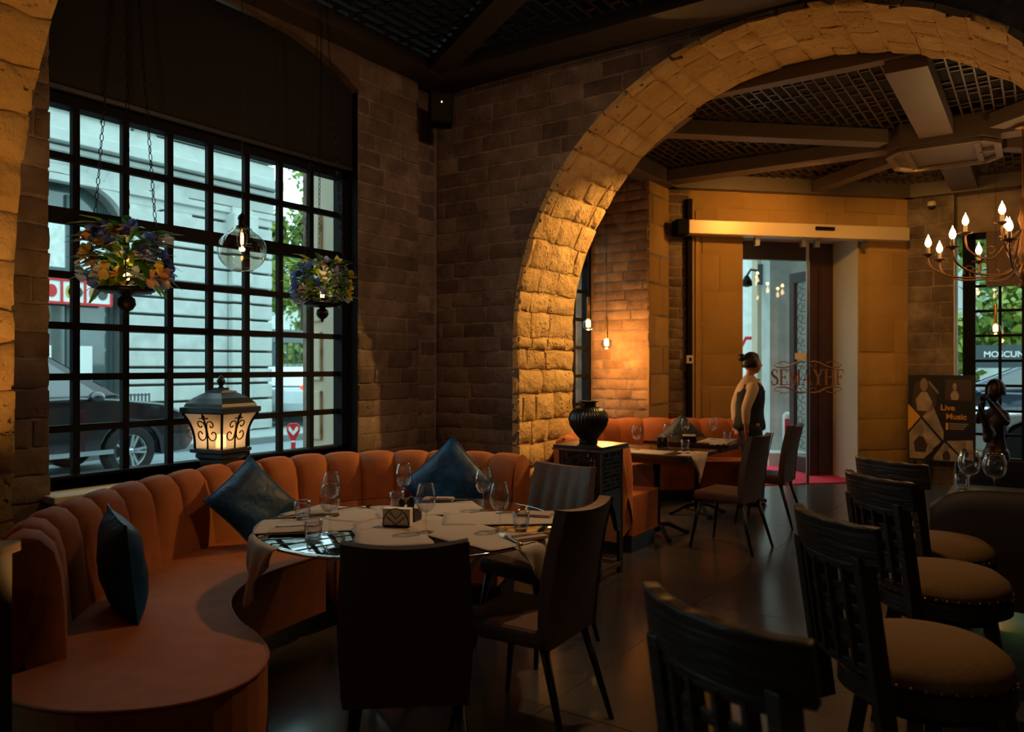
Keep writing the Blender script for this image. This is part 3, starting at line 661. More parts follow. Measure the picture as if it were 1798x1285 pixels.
# ---- dining chairs
def make_chair(label, mt='leather'):
    t = thing('dining_chair', label, 'chair')     # faces -y ; base at floor
    W, Dp = .43, .43
    MB().box(-W/2, W/2, -.22, .2, .395, .475).build('seat', mt, t, bevel=.028, seg=3)
    n, m = 25, 9; F, B = [], []
    for j in range(m+1):
        v = j/m; z = .40+v*.535; wd = W/2*(.93+.07*math.sin(PI*min(1, v*1.1))); fr, br = [], []
        for i in range(n+1):
            u = -1+2*i/n; top = .013*(abs(u)**2)*(v**4); y = .185+.035*v+.075*v*v-.035*u*u*v
            ch = .011*abs(math.sin(u*2.5*PI+PI/2))**.6*min(1, 3*(1-v)+.1) if 1 else 0
            fr.append((u*wd, y-.022-ch, z+top)); br.append((u*wd, y+.03, z+top))
        F.append(fr); B.append(br)
    b = MB().grid(F).grid(B); rim = [r[0] for r in F]+F[-1][1:-1]+[r[-1] for r in reversed(F)]+list(reversed(F[0][1:-1])); rb = [r[0] for r in B]+B[-1][1:-1]+[r[-1] for r in reversed(B)]+list(reversed(B[0][1:-1]))
    k = len(rim); b.add(rim+rb, [(i, (i+1) % k, k+(i+1) % k, k+i) for i in range(k)]); b.build('backrest', mt, t, smooth=True, cut=.9, bevel=0)
    MB().tube([(x, y+.032, z) for (x, y, z) in [(p[0], .185-.035*p[0]**2/(W/2)**2*((p[2]-.4)/.535)+.03*0+.035*((p[2]-.4)/.535)+.075*((p[2]-.4)/.535)**2, p[2]) for p in [r[0] for r in F]]], .004, 5).build('seam', mt, t)
    for x, y, dx, dy in ((-.17, -.17, -.05, -.07), (.17, -.17, .05, -.07), (-.17, .17, -.04, .12), (.17, .17, .04, .12)):
        MB().tube([(x, y, .41), (x+dx, y+dy, 0)], [.02, .011], 8).build('leg', 'legs', t, smooth=True)
    return t
def face(p, q): return math.atan2(q[1]-p[1], q[0]-p[0])+PI/2     # -y axis towards q
T1c = (2.05, -2.6)
ch = make_chair('brown leather dining chair seen from behind, in front of the round table')
ch.location = (2.72, -3.36, 0); ch.rotation_euler = (0, 0, face((2.72, -3.36), (2.1, -2.62)))
dup(ch, (2.76, -2.66, 0), face((2.76, -2.66), (2.0, -2.70)), 'brown leather dining chair seen side-on, right of the round table')
c3 = make_chair('taupe leather dining chair with channel stitched back, between round table and carved stand', 'leather2')
c3.location = (2.30, -1.90, 0); c3.rotation_euler = (0, 0, face((2.30, -1.90), (2.2, -2.6)))
dup(ch, (2.40, .92, 0), face((2.40, .92), (1.5, 1.0)), 'brown dining chair at the small table beyond the arch, nearer of the two')
dup(ch, (2.36, 2.12, 0), face((2.36, 2.12), (1.5, 2.1)), 'brown dining chair beside the waitress, at the farther small table')

# ---- round glass table
t = thing('round_table', 'round black glass dining table with crossed steel legs, set for guests', 'table', (2.05, -2.6, 0))
MB().lathe([(.001, .738), (.70, .738), (.715, .744), (.715, .746), (.70, .752), (.001, .752)], 64).build('table_top', 'blackglass', t, smooth=True, cut=.5)
MB().lathe([(.717, .738), (.722, .745), (.717, .752), (.714, .745), (.717, .738)], 64).build('rim', 'chrome', t, smooth=True)
for a in (0.35, 0.35+PI/2, .35+PI, .35+1.5*PI):
    c, s_ = math.cos(a), math.sin(a); tp = (.42*c, .42*s_, .735); bt = (-.10*c-.25*s_, -.10*s_+.25*c, .012); b2 = (-.10*c+.25*s_, -.10*s_-.25*c, .012)
    MB().bar(bt, tp, .05, .012).bar(b2, tp, .05, .012).bar(bt, b2, .05, .012, (c, s_, 0)).build('leg', 'chrome', t)
MB().lathe([(.001, .70), (.2, .70), (.2, .737), (.001, .737)], 24).build('top_plate', 'chrome', t)

# ---- tableware builders
def wine_glass(h=.215, r=.046, label='', loc=(0, 0, 0), group=None):
    t = thing('wine_glass', label, 'glass', loc, 0, group)
    k = h/.215
    MB().shell([(.0001, .088*k), (.012, .089*k), (.028, .098*k), (r*.86, .118*k), (r, .145*k), (r*.96, .172*k), (r*.80, .200*k), (r*.70, h), (r*.70-.0012, h), (r*.80-.0015, .199*k), (r*.96-.0015, .172*k), (r-.0015, .145*k), (r*.85, .12*k), (.026, .1005*k), (.001, .092*k)], 24).build('bowl', 'wine', t, smooth=True)
    MB().lathe([(.0045, .004), (.0036, .02), (.0034, .07*k), (.005, .089*k)], 10).build('stem', 'wine', t, smooth=True)
    MB().lathe([(.0355, 0), (.0365, .0015), (.02, .004), (.004, .007)], 24).build('foot', 'wine', t, smooth=True)
    MB().tube([(r*.70*math.cos(a*PI/12), r*.70*math.sin(a*PI/12), h) for a in range(24)], .0018, 5, True).build('rim', 'wine', t, smooth=True)
    return t
def tumbler(label, loc, r=.039, h=.085, group=None):
    t = thing('tumbler', label, 'glass', loc, 0, group)
    MB().shell([(.001, .0), (r*.72, 0), (r*.8, .004), (r, h*.6), (r, h), (r-.0018, h), (r-.002, h*.6), (r*.74, .016), (.001, .013)], 24).build('body', 'wine', t, smooth=True)
    MB().lathe([(.0008, .0015), (r*.70, .0015), (r*.72, .012), (.0008, .013)], 20).build('base', 'wine', t, smooth=True)
    MB().tube([(r*math.cos(a*PI/12), r*math.sin(a*PI/12), h) for a in range(24)], .0018, 5, True).build('rim', 'wine', t, smooth=True)
    return t
ZT = .757
def on(px, py, z=ZT): p = onz(px, py, z); return (p.x, p.y, z)
g1 = wine_glass(label='wine glass at the front centre of the round table, beside the napkin holder', loc=on(748, 934))
dup(g1, on(877, 931), 0, 'nearer of the two wine glasses at the right side of the round table')
dup(g1, on(849, 896), 0, 'farther of the two wine glasses at the right side of the round table')
dup(g1, on(709, 884), 0, 'wine glass at the far side of the round table, in front of the rust banquette')
dup(g1, on(579, 935), 0, 'nearer of the two wine glasses at the left side of the round table')
dup(g1, on(582, 906), 0, 'farther wine glass at the left, partly hidden behind the nearer one')
t1 = tumbler('short water tumbler at the front left of the round table', on(550, 948))
dup(t1, on(531, 911), 0, 'short water tumbler at the left rim beside the teal cushion')
dup(t1, on(915, 930), 0, 'short water tumbler at the right of the round table')
dup(t1, on(697, 892), 0, 'short water tumbler behind the napkin holder')

def runner(label, cen, ang, L, W, A, B, tip, drop, z=.7547, R_=.722):
    """linen runner on the glass top, one end falling over the rim between A and B"""
    n, m = 22, 10; P = []; ca, sa = math.cos(ang), math.sin(ang)
    for i in range(n+1):
        u = -L/2+L*i/n; row = []
        for j in range(m+1):
            v = -W/2+W*j/m+.004*math.sin(i*.9); x = cen[0]+ca*u-sa*v; y = cen[1]+sa*u+ca*v; dx, dy = x-T1c[0], y-T1c[1]; d = math.hypot(dx, dy)
            if d > R_: x = T1c[0]+dx/d*R_; y = T1c[1]+dy/d*R_
            row.append((x, y, z+.0006*math.sin(9*u+7*v)+.0005))
        P.append(row)
    b = MB().grid(P); A = Vector((*A, 0))-Vector((*T1c, 0)); B = Vector((*B, 0))-Vector((*T1c, 0)); a0 = math.atan2(A.y, A.x); a1 = math.atan2(B.y, B.x); Q = []
    if a1-a0 > PI: a1 -= 2*PI
    if a0-a1 > PI: a0 -= 2*PI
    for i in range(25):
        f = i/24; row = []
        for k in range(12):
            g_ = k/11; sh = 1-abs(f-tip)/max(tip, 1-tip); dp = drop*(.30+.70*sh)*g_; nar = 1-.35*g_; ff = tip+(f-tip)*nar; a = a0+(a1-a0)*ff
            fold = .014*math.sin(f*15+g_*2)*g_; rr = R_-.004+.022*math.sin(min(g_*6, 1)*PI/2)+.03*g_*math.sin(PI*f)+fold
            row.append((T1c[0]+rr*math.cos(a), T1c[1]+rr*math.sin(a), z-dp-.001))
        Q.append(row)
    return tag(b.grid(Q).build('table_runner', 'cloth', smooth=True, solid=.0012), label, 'table runner')
runner('beige linen runner hanging off the left edge of the round table', (1.70, -2.96), math.radians(44), 1.10, .32, (1.62, -3.18), (1.97, -3.32), .45, .30)
runner('beige linen runner hanging off the right edge of the round table', (2.44, -2.66), math.radians(-10), .90, .32, (2.76, -2.76), (2.765, -2.38), .55, .27, z=.7553)
for cx, cy, a, L, W, lb in ((1.92, -2.33, 52, .56, .34, 'beige linen placemat at the far side of the round table behind the napkin holder'), (2.36, -2.30, 38, .56, .32, 'beige linen placemat with torn edge at the far right of the round table'), (1.62, -2.66, 8, .5, .32, 'beige linen placemat at the far left of the round table'), (2.16, -2.86, -42, .5, .32, 'beige linen placemat in front of the nearest dining chair')):
    n, m = 12, 8; a = math.radians(a); b = MB()
    P = [[(cx+math.cos(a)*(-L/2+L*i/n)-math.sin(a)*(-W/2+W*j/m+.006*math.sin(i*1.3)), cy+math.sin(a)*(-L/2+L*i/n)+math.cos(a)*(-W/2+W*j/m+.006*math.sin(i*1.3)), .7562+.0005*math.sin(i+j)) for j in range(m+1)] for i in range(n+1)]
    tag(b.grid(P).build('placemat', 'cloth', smooth=True, solid=.001), lb, 'placemat')
def napkin(label, loc, rot):
    t = thing('folded_napkin', label, 'napkin', loc, rot)
    MB().box(-.085, .085, -.055, .055, 0, .006).build('lower_fold', 'napkin', t, bevel=.0025)
    MB().box(-.083, .08, -.053, .05, .006, .013).build('upper_fold', 'napkin', t, bevel=.003)
    return t
def knife(label, loc, rot):
    t = thing('knife', label, 'cutlery', loc, rot)
    MB().bar((-.11, 0, .004), (-.01, 0, .004), .014, .006).build('handle', 'steel', t, bevel=.002)
    MB().prism([(-.01, -.006), (.10, -.008), (.115, .002), (.10, .008), (-.01, .006)], .002, .004).build('blade', 'steel', t)
    return t
def fork(label, loc, rot):
    t = thing('fork', label, 'cutlery', loc, rot)
    MB().tube([(-.10, 0, .003), (-.04, 0, .006), (.03, 0, .010), (.05, 0, .006)], [.006, .0035, .003, .006], 6).build('handle', 'steel', t, smooth=True)
    for k in range(4): MB().tube([(.048, -.009+.006*k, .006), (.075, -.0105+.007*k, .004), (.10, -.0105+.007*k, .011)], .0015, 4).build('tine', 'steel', t)
    return t
def onn(px, py, dz): p = onz(px, py, .759+dz); return (p.x, p.y, .7585+dz)
napkin('folded beige napkin on the left runner, in front of the tumbler', onn(506, 934, 0), math.radians(44)); knife('steel knife lying in front of the left napkin', onn(519, 947, .002), math.radians(40)); fork('fork behind the left napkin', onn(523, 926, 0), math.radians(40))
napkin('folded beige napkin on the right runner', onn(924, 944, 0), math.radians(65)); knife('knife across the napkin on the right runner', onn(936, 938, .013), math.radians(68)); fork('fork lying left of the napkin on the right runner', onn(898, 949, 0), math.radians(150))
napkin('folded napkin at the far left rim of the round table', onn(565, 902, 0), math.radians(50)); knife('knife at the far left of the round table beside the teal cushion', onn(519, 903, .0), math.radians(95))
napkin('folded napkin at the far side of the round table by the corner cushion', onn(770, 878, 0), math.radians(30)); knife('knife on the napkin at the far side of the round table', onn(790, 877, .013), math.radians(35))
napkin('folded napkin at the right rim below the taupe chair', onn(940, 904, 0), math.radians(20)); fork('fork on the far right placemat', onn(905, 902, 0), math.radians(20)); fork('fork beside the farther left wine glass', onn(618, 893, 0), math.radians(60))
# napkin holder
p = on(697, 925); t = thing('napkin_holder', 'wire napkin holder filled with paper napkins on the round table', 'napkin holder', p, math.radians(25))
MB().box(-.066, .066, -.012, .034, .004, .086).build('napkin_stack', 'paper', t, bevel=.002)
for y in (-.018, .040):
    b = MB().tube([(.062*math.cos(PI*k/14), y, .01+.078*math.sin(PI*k/14)) for k in range(15)], .0022, 6); b.tube([(-.062, y, .008), (.062, y, .008)], .0022, 6)
    b.tube([(-.045, y, .05), (0, y, .012), (.045, y, .05)], .0018, 6).tube([(-.03, y, .07), (0, y, .04), (.03, y, .07)], .0018, 6); b.build('wire_side', 'iron', t, smooth=True)
MB().box(-.06, .06, -.018, .04, 0, .005).build('base', 'iron', t)
p = on(716, 913); t = thing('condiment_caddy', 'dark condiment caddy with pepper mill and bottle behind the napkin holder', 'condiments', p, .3)
MB().box(-.055, .055, -.045, .045, 0, .05).build('tray', 'lacquer', t, bevel=.004)
for x, y, h in ((-.025, -.015, .10), (.025, -.012, .11), (0, .022, .095)): 
    o = MB().lathe([(.018, .01), (.02, .05), (.012, .065), (.017, .08), (.015, h), (.001, h+.012)], 14).build('mill', 'vase', t, smooth=True); o.location = (x, y, 0)

# ---- small tables beyond the arch
def small_table(label, cx, cy, w, d):
    t = thing('small_table', label, 'table', (cx, cy, 0))
    MB().box(-w/2, w/2, -d/2, d/2, .715, .75).build('table_top', 'darktop', t, bevel=.004)
    MB().box(-w/2+.1, w/2-.1, -d/2+.1, d/2-.1, .66, .715).build('apron', 'darktop', t)
    MB().lathe([(.03, .03), (.035, .66)], 12).build('pedestal', 'iron', t, smooth=True)
    for a in range(4):
        a = PI/4+a*PI/2; c, s_ = math.cos(a), math.sin(a)
        MB().tube([(0, 0, .10), (.12*c, .12*s_, .09), (.26*c, .26*s_, .02), (.30*c, .30*s_, .012)], [.022, .02, .016, .02], 8).build('foot', 'iron', t, smooth=True)
    return t
small_table('dark square table beyond the arch, nearer of two, with a cloth falling off its corner', 1.72, 1.0, .86, .70)
small_table('dark square table beyond the arch, farther of two', 1.66, 2.14, .88, .70)
def placemat(lb, cx, cy, w, d, z=.7515, rot=0):
    P = [[(-w/2+w*i/8, -d/2+d*j/6, .0004*math.sin(i*2+j)) for j in range(7)] for i in range(9)]
    o = MB().grid(P).build('placemat', 'cloth', smooth=True, solid=.001); o.location = (cx, cy, z); o.rotation_euler = (0, 0, rot); return tag(o, lb, 'placemat')
placemat('beige placemat along the front edge of the nearer small table', 1.62, .84, .56, .30)
placemat('beige placemat at the right end of the farther small table', 1.87, 2.13, .30, .52, rot=.1)
# triangular cloth corner hanging off the near table
n = 10; P = []
for i in range(n+1):
    u = i/n; P.append([(2.02+.02*u, .70+.40*u, .7535), (2.152+.004, .70+.40*u, .7535)]+[(2.158+.012*math.sin(u*9), .70+.40*u if k == 0 else .70+.40*u+(.5-u)*.40*(k/4), .752-(.26*(1-abs(u-.5)*.5))*k/4*(1.0)) for k in range(1, 5)])
tag(MB().grid(P).build('napkin_cloth', 'cloth', smooth=True, solid=.0015), 'beige cloth falling in a point off the right edge of the nearer small table', 'napkin')
Z3 = .754
for px, py, lb in ((1118, 789, 'wine glass at the left end of the nearer small table'), (1173, 786, 'wine glass behind the pepper mills on the nearer small table'), (1203, 772, 'wine glass at the left of the farther small table'), (1252, 771, 'wine glass in front of the dark cushion on the farther small table')):
    p = onz(px, py, Z3); dup(g1, (p.x, p.y, Z3), 0, lb)
for px, py, lb in ((1203, 789, 'tumbler on the nearer small table'), (1277, 773, 'tumbler at the right end of the farther small table')):
    p = onz(px, py, Z3); dup(t1, (p.x, p.y, Z3), 0, lb)
for px, py, lb in ((1158, 783, 'black pepper mill on the nearer small table, left of its pair'), (1168, 783, 'black salt mill on the nearer small table, right of its pair')):
    p = onz(px, py, Z3); t = thing('pepper_mill', lb, 'mill', (p.x, p.y, .751))
    MB().lathe([(.024, 0), (.026, .03), (.02, .055), (.024, .06)], 14).build('body', 'vase', t, smooth=True); MB().lathe([(.023, .062), (.024, .08), (.012, .095), (.001, .10)], 14).build('cap', 'vase', t, smooth=True)
p = onz(1210, 776, Z3); t = thing('napkin_holder', 'napkin holder on the farther small table', 'napkin holder', (p.x, p.y, .752), math.radians(30))
MB().box(-.06, .06, -.02, .02, .004, .075).build('napkin_stack', 'paper', t, bevel=.002); MB().box(-.065, .065, -.028, -.022, 0, .06).box(-.065, .065, .022, .028, 0, .06).box(-.065, .065, -.028, .028, 0, .004).build('holder', 'iron', t)
for px, py, r, lb in ((1205, 795, .4, 'crumpled cream napkin at the front of the nearer small table'), (1262, 780, 1.2, 'crumpled cream napkin on the farther small table')):
    p = onz(px, py, Z3); P = [[(-.08+.16*i/8, -.05+.1*j/6, .012+.012*math.sin(i*1.7+j)*math.cos(j*1.1)-.010*(i in (0, 8) or j in (0, 6))) for j in range(7)] for i in range(9)]
    o = MB().grid(P).build('crumpled_napkin', 'cloth', smooth=True, solid=.002, sub=1); o.location = (p.x, p.y, .753); o.rotation_euler = (0, 0, r); tag(o, lb, 'napkin')

# ---- carved stand and vase
cx, cy = 1.865, -.475; t = thing('carved_stand', 'tall black fretwork stand with gilt edges in the arch opening', 'stand', (cx, cy, 0))
MB().box(-.20, .20, -.20, .20, .915, .94).build('stand_top', 'lacquer', t, bevel=.003); MB().box(-.205, .205, -.205, .205, .905, .917).build('gilt_edge', 'gilt', t)
for sx in (-1, 1):
    for sy in (-1, 1): 
        o = MB().box(.150*sx-.014, .150*sx+.014, .150*sy-.014, .150*sy+.014, 0, .905).build('leg', 'lacquer', t)
        MB().box(.167*sx-.003, .167*sx+.003, .167*sy-.003, .167*sy+.003, 0, .905).build('edge_strip', 'gilt', o)
for k in range(4):
    m = Matrix.Rotation(k*PI/2, 4, 'Z') @ Matrix.Translation((0, -.158, 0)) @ Matrix(((1, 0, 0, 0), (0, 0, 1, 0), (0, 1, 0, 0), (0, 0, 0, 1)))
    b = MB().box(-.14, .14, .60, .615, -.006, .006, m).box(-.14, .14, .885, .905, -.006, .006, m)
    x = -.125
    while x < .13: b.box(x-.004, x+.004, .615, .885, -.005, .005, m); x += .028
    z = .64
    while z < .88: b.box(-.14, .14, z-.004, z+.004, -.005, .005, m); z += .03
    r = random.Random(k)
    for _ in range(26): u = -.125+.028*r.randrange(9); v = .64+.03*r.randrange(8); b.box(u, u+.028, v, v+.03, -.004, .004, m)
    b.build('fretwork_panel', 'lacquer', t)
    # arch apron
    b = MB(); po = [(-.14, .6), (-.14, .30)]+[(-.11+.0*i, .3) for i in range(1)]+[(-.10+.2*i/14, .32+.20*math.sin(PI*i/14)**.8) for i in range(15)]+[(.14, .30), (.14, .6)]
    b.prism(po, -.005, .005, m); b.build('arched_apron', 'lacquer', t)
    MB().box(-.15, .15, .055, .085, -.012, .012, m).build('stretcher', 'gilt', t)
p = onz(1039, 777, .94); t = thing('ribbed_vase', 'round black ribbed vase standing on the carved stand', 'vase', (1.835, -.46, .94))
MB().lathe([(.001, 0), (.062, .0), (.066, .012), (.062, .03), (.095, .07), (.132, .13), (.142, .175), (.135, .215), (.10, .255), (.06, .272)], 144, flute=.022, fn=36).build('body', 'vase', t, smooth=True)
MB().lathe([(.06, .268), (.052, .285), (.058, .296), (.070, .302), (.07, .308), (.058, .309), (.05, .30), (.045, .28)], 32).build('neck', 'vase', t, smooth=True)

# ---- bar stools
def make_stool(label):
    t = thing('bar_stool', label, 'stool')       # faces +x; seat centre above origin
    MB().lathe([(.001, .60), (.225, .60), (.237, .615), (.237, .63), (.225, .655), (.19, .682), (.11, .697), (.001, .70)], 40).build('seat', 'seatfab', t, smooth=True, cut=.9)
    MB().lathe([(.22, .535), (.24, .54), (.24, .598), (.22, .60)], 40).build('seat_ring', 'wood', t, smooth=True, cut=.7)
    MB().lathe([(.12, .50), (.19, .505), (.19, .536), (.12, .536)], 32).build('swivel_plate', 'iron', t, smooth=True, cut=.7)
    b = MB()
    for k in range(40): a = 2*PI*k/40; b.ball((.2385*math.cos(a), .2385*math.sin(a), .612), .006, n=6, k=4)
    o = b.build('nailheads', 'nail', t, smooth=True); o['kind'] = 'stuff'
    for a in (PI/4, 3*PI/4, 5*PI/4, 7*PI/4):
        c, s_ = math.cos(a), math.sin(a); MB().bar((.25*c, .25*s_, 0), (.16*c, .16*s_, .54), .04, .04, (c, s_, 0)).build('leg', 'wood', t, bevel=.004)
    for a in range(4): 
        a0 = PI/4+a*PI/2; a1 = a0+PI/2; MB().bar((.225*math.cos(a0), .225*math.sin(a0), .16), (.225*math.cos(a1), .225*math.sin(a1), .16), .022, .035).build('stretcher', 'wood', t, bevel=.003)
    # back: curved, raked; panel coordinate (s across, z)
    RR = .42
    def bp(s, z, off=0):
        rk = (z-.58)*.15; a = s/RR; return Vector((-.275-rk-(RR+off)*math.cos(a)+RR, (RR+off)*math.sin(a)*.93, z))
    for s in (-.165, .165):
        P = [bp(s, z) for z in (.47, .56, .70, .85, .98)]
        b = MB()
        for q in range(len(P)-1): b.bar(P[q], P[q+1], .034, .052, (1, 0, 0))
        b.build('back_post', 'wood', t, bevel=.003)
    def rail(z0, z1, s0, s1, th, nm, wob=0, n=16):
        A = []; o_ = th/2; rows = []
        for i in range(n+1):
            s = s0+(s1-s0)*i/n; w_ = wob*math.sin(i*1.9)
            rows.append([bp(s, z0, -o_), bp(s, z1+w_, -o_), bp(s, z1+w_, o_), bp(s, z0, o_), bp(s, z0, -o_)])
        b = MB().grid(rows); b.add(rows[0][:4], [(0, 1, 2, 3)]); b.add(rows[-1][:4], [(3, 2, 1, 0)]); return b.build(nm, 'wood', t, bevel=.005)
    rail(.955, 1.065, -.225, .225, .034, 'crest_rail', .002)
    rail(.925, .955, -.15, .15, .022, 'upper_rail'); rail(.64, .67, -.15, .15, .022, 'lower_rail')
    for s in (-.1, -.035, .035, .1): 
        b = MB(); P = [bp(s, z) for z in (.66, .75, .85, .94)]
        for q in range(3): b.bar(P[q], P[q+1], .012, .034, (1, 0, 0))
        b.build('lattice_slat', 'wood', t)
    for z in (.695, .75, .805, .86): rail(z, z+.03, -.15, .15, .010, 'lattice_rail', n=8)
    b = MB(); r = random.Random(4)
    for i, s in enumerate((-.0675, .0, .0675)):
        for j, z in enumerate((.727, .782, .837)):
            if (i+j) % 2 == 0: MB().bar(bp(s-.02, z+.012), bp(s+.02, z+.012), .012, .03).build('lattice_block', 'wood', t)
    return t
for i, (c, f, lb) in enumerate((((4.253, -2.769), (0.716, 0.698), 'dark carved bar stool with round brown seat, second from the camera'), ((4.217, -1.822), (0.712, 0.702), 'dark carved bar stool with round brown seat, third from the camera'), ((4.137, -1.203), (0.574, 0.819), 'dark carved bar stool farthest from the camera, nearest the bench'), ((4.198, -3.753), (0.442, 0.897), 'dark carved bar stool nearest the camera, only its curved back showing'))):
    if i == 0: st0 = make_stool(lb); s_ = st0
    else: s_ = dup(st0, label=lb)
    s_.location = (c[0], c[1], 0); s_.rotation_euler = (0, 0, math.atan2(f[1], f[0]))

# ---- benches and table at the right edge
def bench(label, x0, x1, y, facing, zt=.88):
    t = thing('dining_bench', label, 'bench', ((x0+x1)/2, y, 0)); h = (x1-x0)/2; f = facing; N = 20
    P = []
    for i in range(N+1):
        u = -1+2*i/N; dz = -.015*(abs(u)**6)*6
        P.append([(u*h, -.04*f, .3), (u*h, -.05*f, zt-.1+dz), (u*h, -.035*f, zt-.02+dz), (u*h, 0, zt+dz), (u*h, .035*f, zt-.02+dz), (u*h, .06*f, zt-.12+dz), (u*h, .08*f, .45), (u*h, .08*f, .3), (u*h, -.04*f, .3)])
    b = MB().grid(P); b.add(P[0][:8], [tuple(range(8))]); b.add(P[-1][:8], [tuple(range(8))]); b.build('backrest', 'leather_dark', t, smooth=True, cut=.9)
    MB().box(-h, h, min(.05*f, .5*f), max(.05*f, .5*f), .30, .46).build('seat', 'leather_dark', t, bevel=.03, seg=3)
    for x in (-h+.06, h-.06):
        for yy in (0, .44*f): MB().box(x-.025, x+.025, yy-.025, yy+.025, 0, .31).build('leg', 'legs', t)
    return t
bench('dark leather bench in front of the right-hand table, its back towards the camera', 4.07, 5.17, -.85, 1)
bench('dark leather bench behind the right-hand table, facing the camera', 4.08, 5.15, .66, -1)
t = thing('dining_table', 'dark table between the two leather benches at the right edge', 'table', (4.60, -.06, 0))
MB().box(-.52, .52, -.33, .36, .712, .748).build('table_top', 'darktop', t, bevel=.004)
for x in (-.44, .44):
    for y in (-.22, .13): MB().box(x-.03, x+.03, y-.03, y+.03, 0, .712).build('leg', 'legs', t)
p = onz(1703, 862, .749); dup(g1, (p.x, p.y-.02, .749), 0, 'wine glass on the right-hand table, left of the two', scale=(1.35, 1.35, 1.12))
p = onz(1747, 868, .749); dup(g1, (p.x, p.y-.02, .749), 0, 'wine glass on the right-hand table, right of the two', scale=(1.4, 1.4, 1.1))
p = onz(1690, 858, .749); t = dup(t1, (p.x, p.y, .749), 0, 'short tumbler behind the wine glasses on the right-hand table')
# ================================================================== LAMPS AND HANGING THINGS
# ---- lantern on the sill
lp = onx(388, 806, .115); t = thing('sill_lantern', 'black lantern with frosted scrollwork panes and lit candle on the window sill', 'lantern', (lp.x, lp.y, .858), math.radians(12))
def ring4(prof, name, mt, smooth=False, n=4, off=PI/4):
    b = MB(); vs = []; fs = []
    for r, z in prof:
        for k in range(n): a = off+2*PI*k/n; vs.append((r*math.cos(a), r*math.sin(a), z))
    N = len(prof)
    for i in range(N-1):
        for k in range(n): fs.append((i*n+k, i*n+(k+1) % n, (i+1)*n+(k+1) % n, (i+1)*n+k))
    fs.append(tuple(range(n-1, -1, -1))); fs.append(tuple((N-1)*n+k for k in range(n))); b.add(vs, fs)
    return b.build(name, mt, t, smooth=smooth, cut=.5)
ring4([(.145, -.058), (.145, -.045), (.12, -.035), (.12, -.005), (.13, 0), (.13, .035), (.155, .05), (.155, .075), (.135, .08)], 'base', 'lantern')
ring4([(.17, .08), (.19, .085), (.19, .105), (.17, .11)], 'base_plate', 'lantern')
ring4([(.235, .335), (.25, .345), (.25, .375), (.22, .38)], 'top_plate', 'lantern')
ring4([(.225, .38), (.215, .40), (.17, .435), (.115, .462), (.10, .468)], 'roof', 'lantern')
ring4([(.10, .466), (.095, .48), (.05, .485), (.05, .50)], 'roof_cap', 'lantern')
MB().lathe([(.001, .495), (.02, .50), (.012, .512), (.024, .525), (.028, .545), (.018, .565), (.004, .582), (.001, .584)], 12).build('finial', 'lantern', t, smooth=True)
def prof_r(z):   # body half diagonal, flaring upward
    f = max(0, (z-.11)/.225); return .158+.072*f**2.6
for k in range(4):
    a0 = PI/4+k*PI/2; a1 = a0+PI/2
    pts_ = [(prof_r(z)*math.cos(a0), prof_r(z)*math.sin(a0), z) for z in (.108, .15, .19, .23, .27, .305, .337)]
    MB().tube(pts_, .0105, 4).build('corner_post', 'lantern', t)
    n_ = 8; P = [[Vector((prof_r(z)*math.cos(a0), prof_r(z)*math.sin(a0), z)).lerp(Vector((prof_r(z)*math.cos(a1), prof_r(z)*math.sin(a1), z)), j/4)*.985+Vector((0, 0, z*.015)) for j in range(5)] for z in [.11+.225*i/n_ for i in range(n_+1)]]
    MB().grid(P).build('frosted_pane', 'frost', t, smooth=True)
    def on_face(u, z, o=.004):   # u -.5...5
        A = Vector((prof_r(z)*math.cos(a0), prof_r(z)*math.sin(a0), z)); B = Vector((prof_r(z)*math.cos(a1), prof_r(z)*math.sin(a1), z)); m = (a0+a1)/2
        return A.lerp(B, .5+u)+Vector((math.cos(m), math.sin(m), 0))*o
    b = MB().tube([on_face(0, z) for z in (.11, .17, .23, .29, .335)], .006, 5)
    WF = .25
    def curl(u0, z0, r0, a_0, turns, s_, n_=16, r_=.0045):
        b.tube([on_face(s_*(u0+r0*(1-.75*q/n_)*math.cos(a_0+turns*2*PI*q/n_))/WF, z0+r0*(1-.75*q/n_)*math.sin(a_0+turns*2*PI*q/n_)) for q in range(n_+1)], r_, 5)
    for s_ in (-1, 1):
        curl(.052, .200, .045, PI, .95, s_); curl(.040, .262, .032, PI, -.95, s_)
        b.tube([on_face(s_*.007/WF, .20), on_face(s_*.004/WF, .235), on_face(s_*.008/WF, .262)], .0045, 5)
        b.tube([on_face(0, .295), on_face(s_*.014/WF, .308), on_face(s_*.030/WF, .306)], .0045, 5)
    b.tube([on_face(0, .30), on_face(0, .315), on_face(0, .335)], [.006, .012, .004], 6)
    b.build('scrollwork', 'lantern', t, smooth=True)
MB().lathe([(.001, .11), (.032, .11), (.032, .19), (.001, .185)], 16).build('candle', 'candle', t, smooth=True, cut=.7)
point((lp.x, lp.y, 1.075), .8, (1, .46, .13), .02)

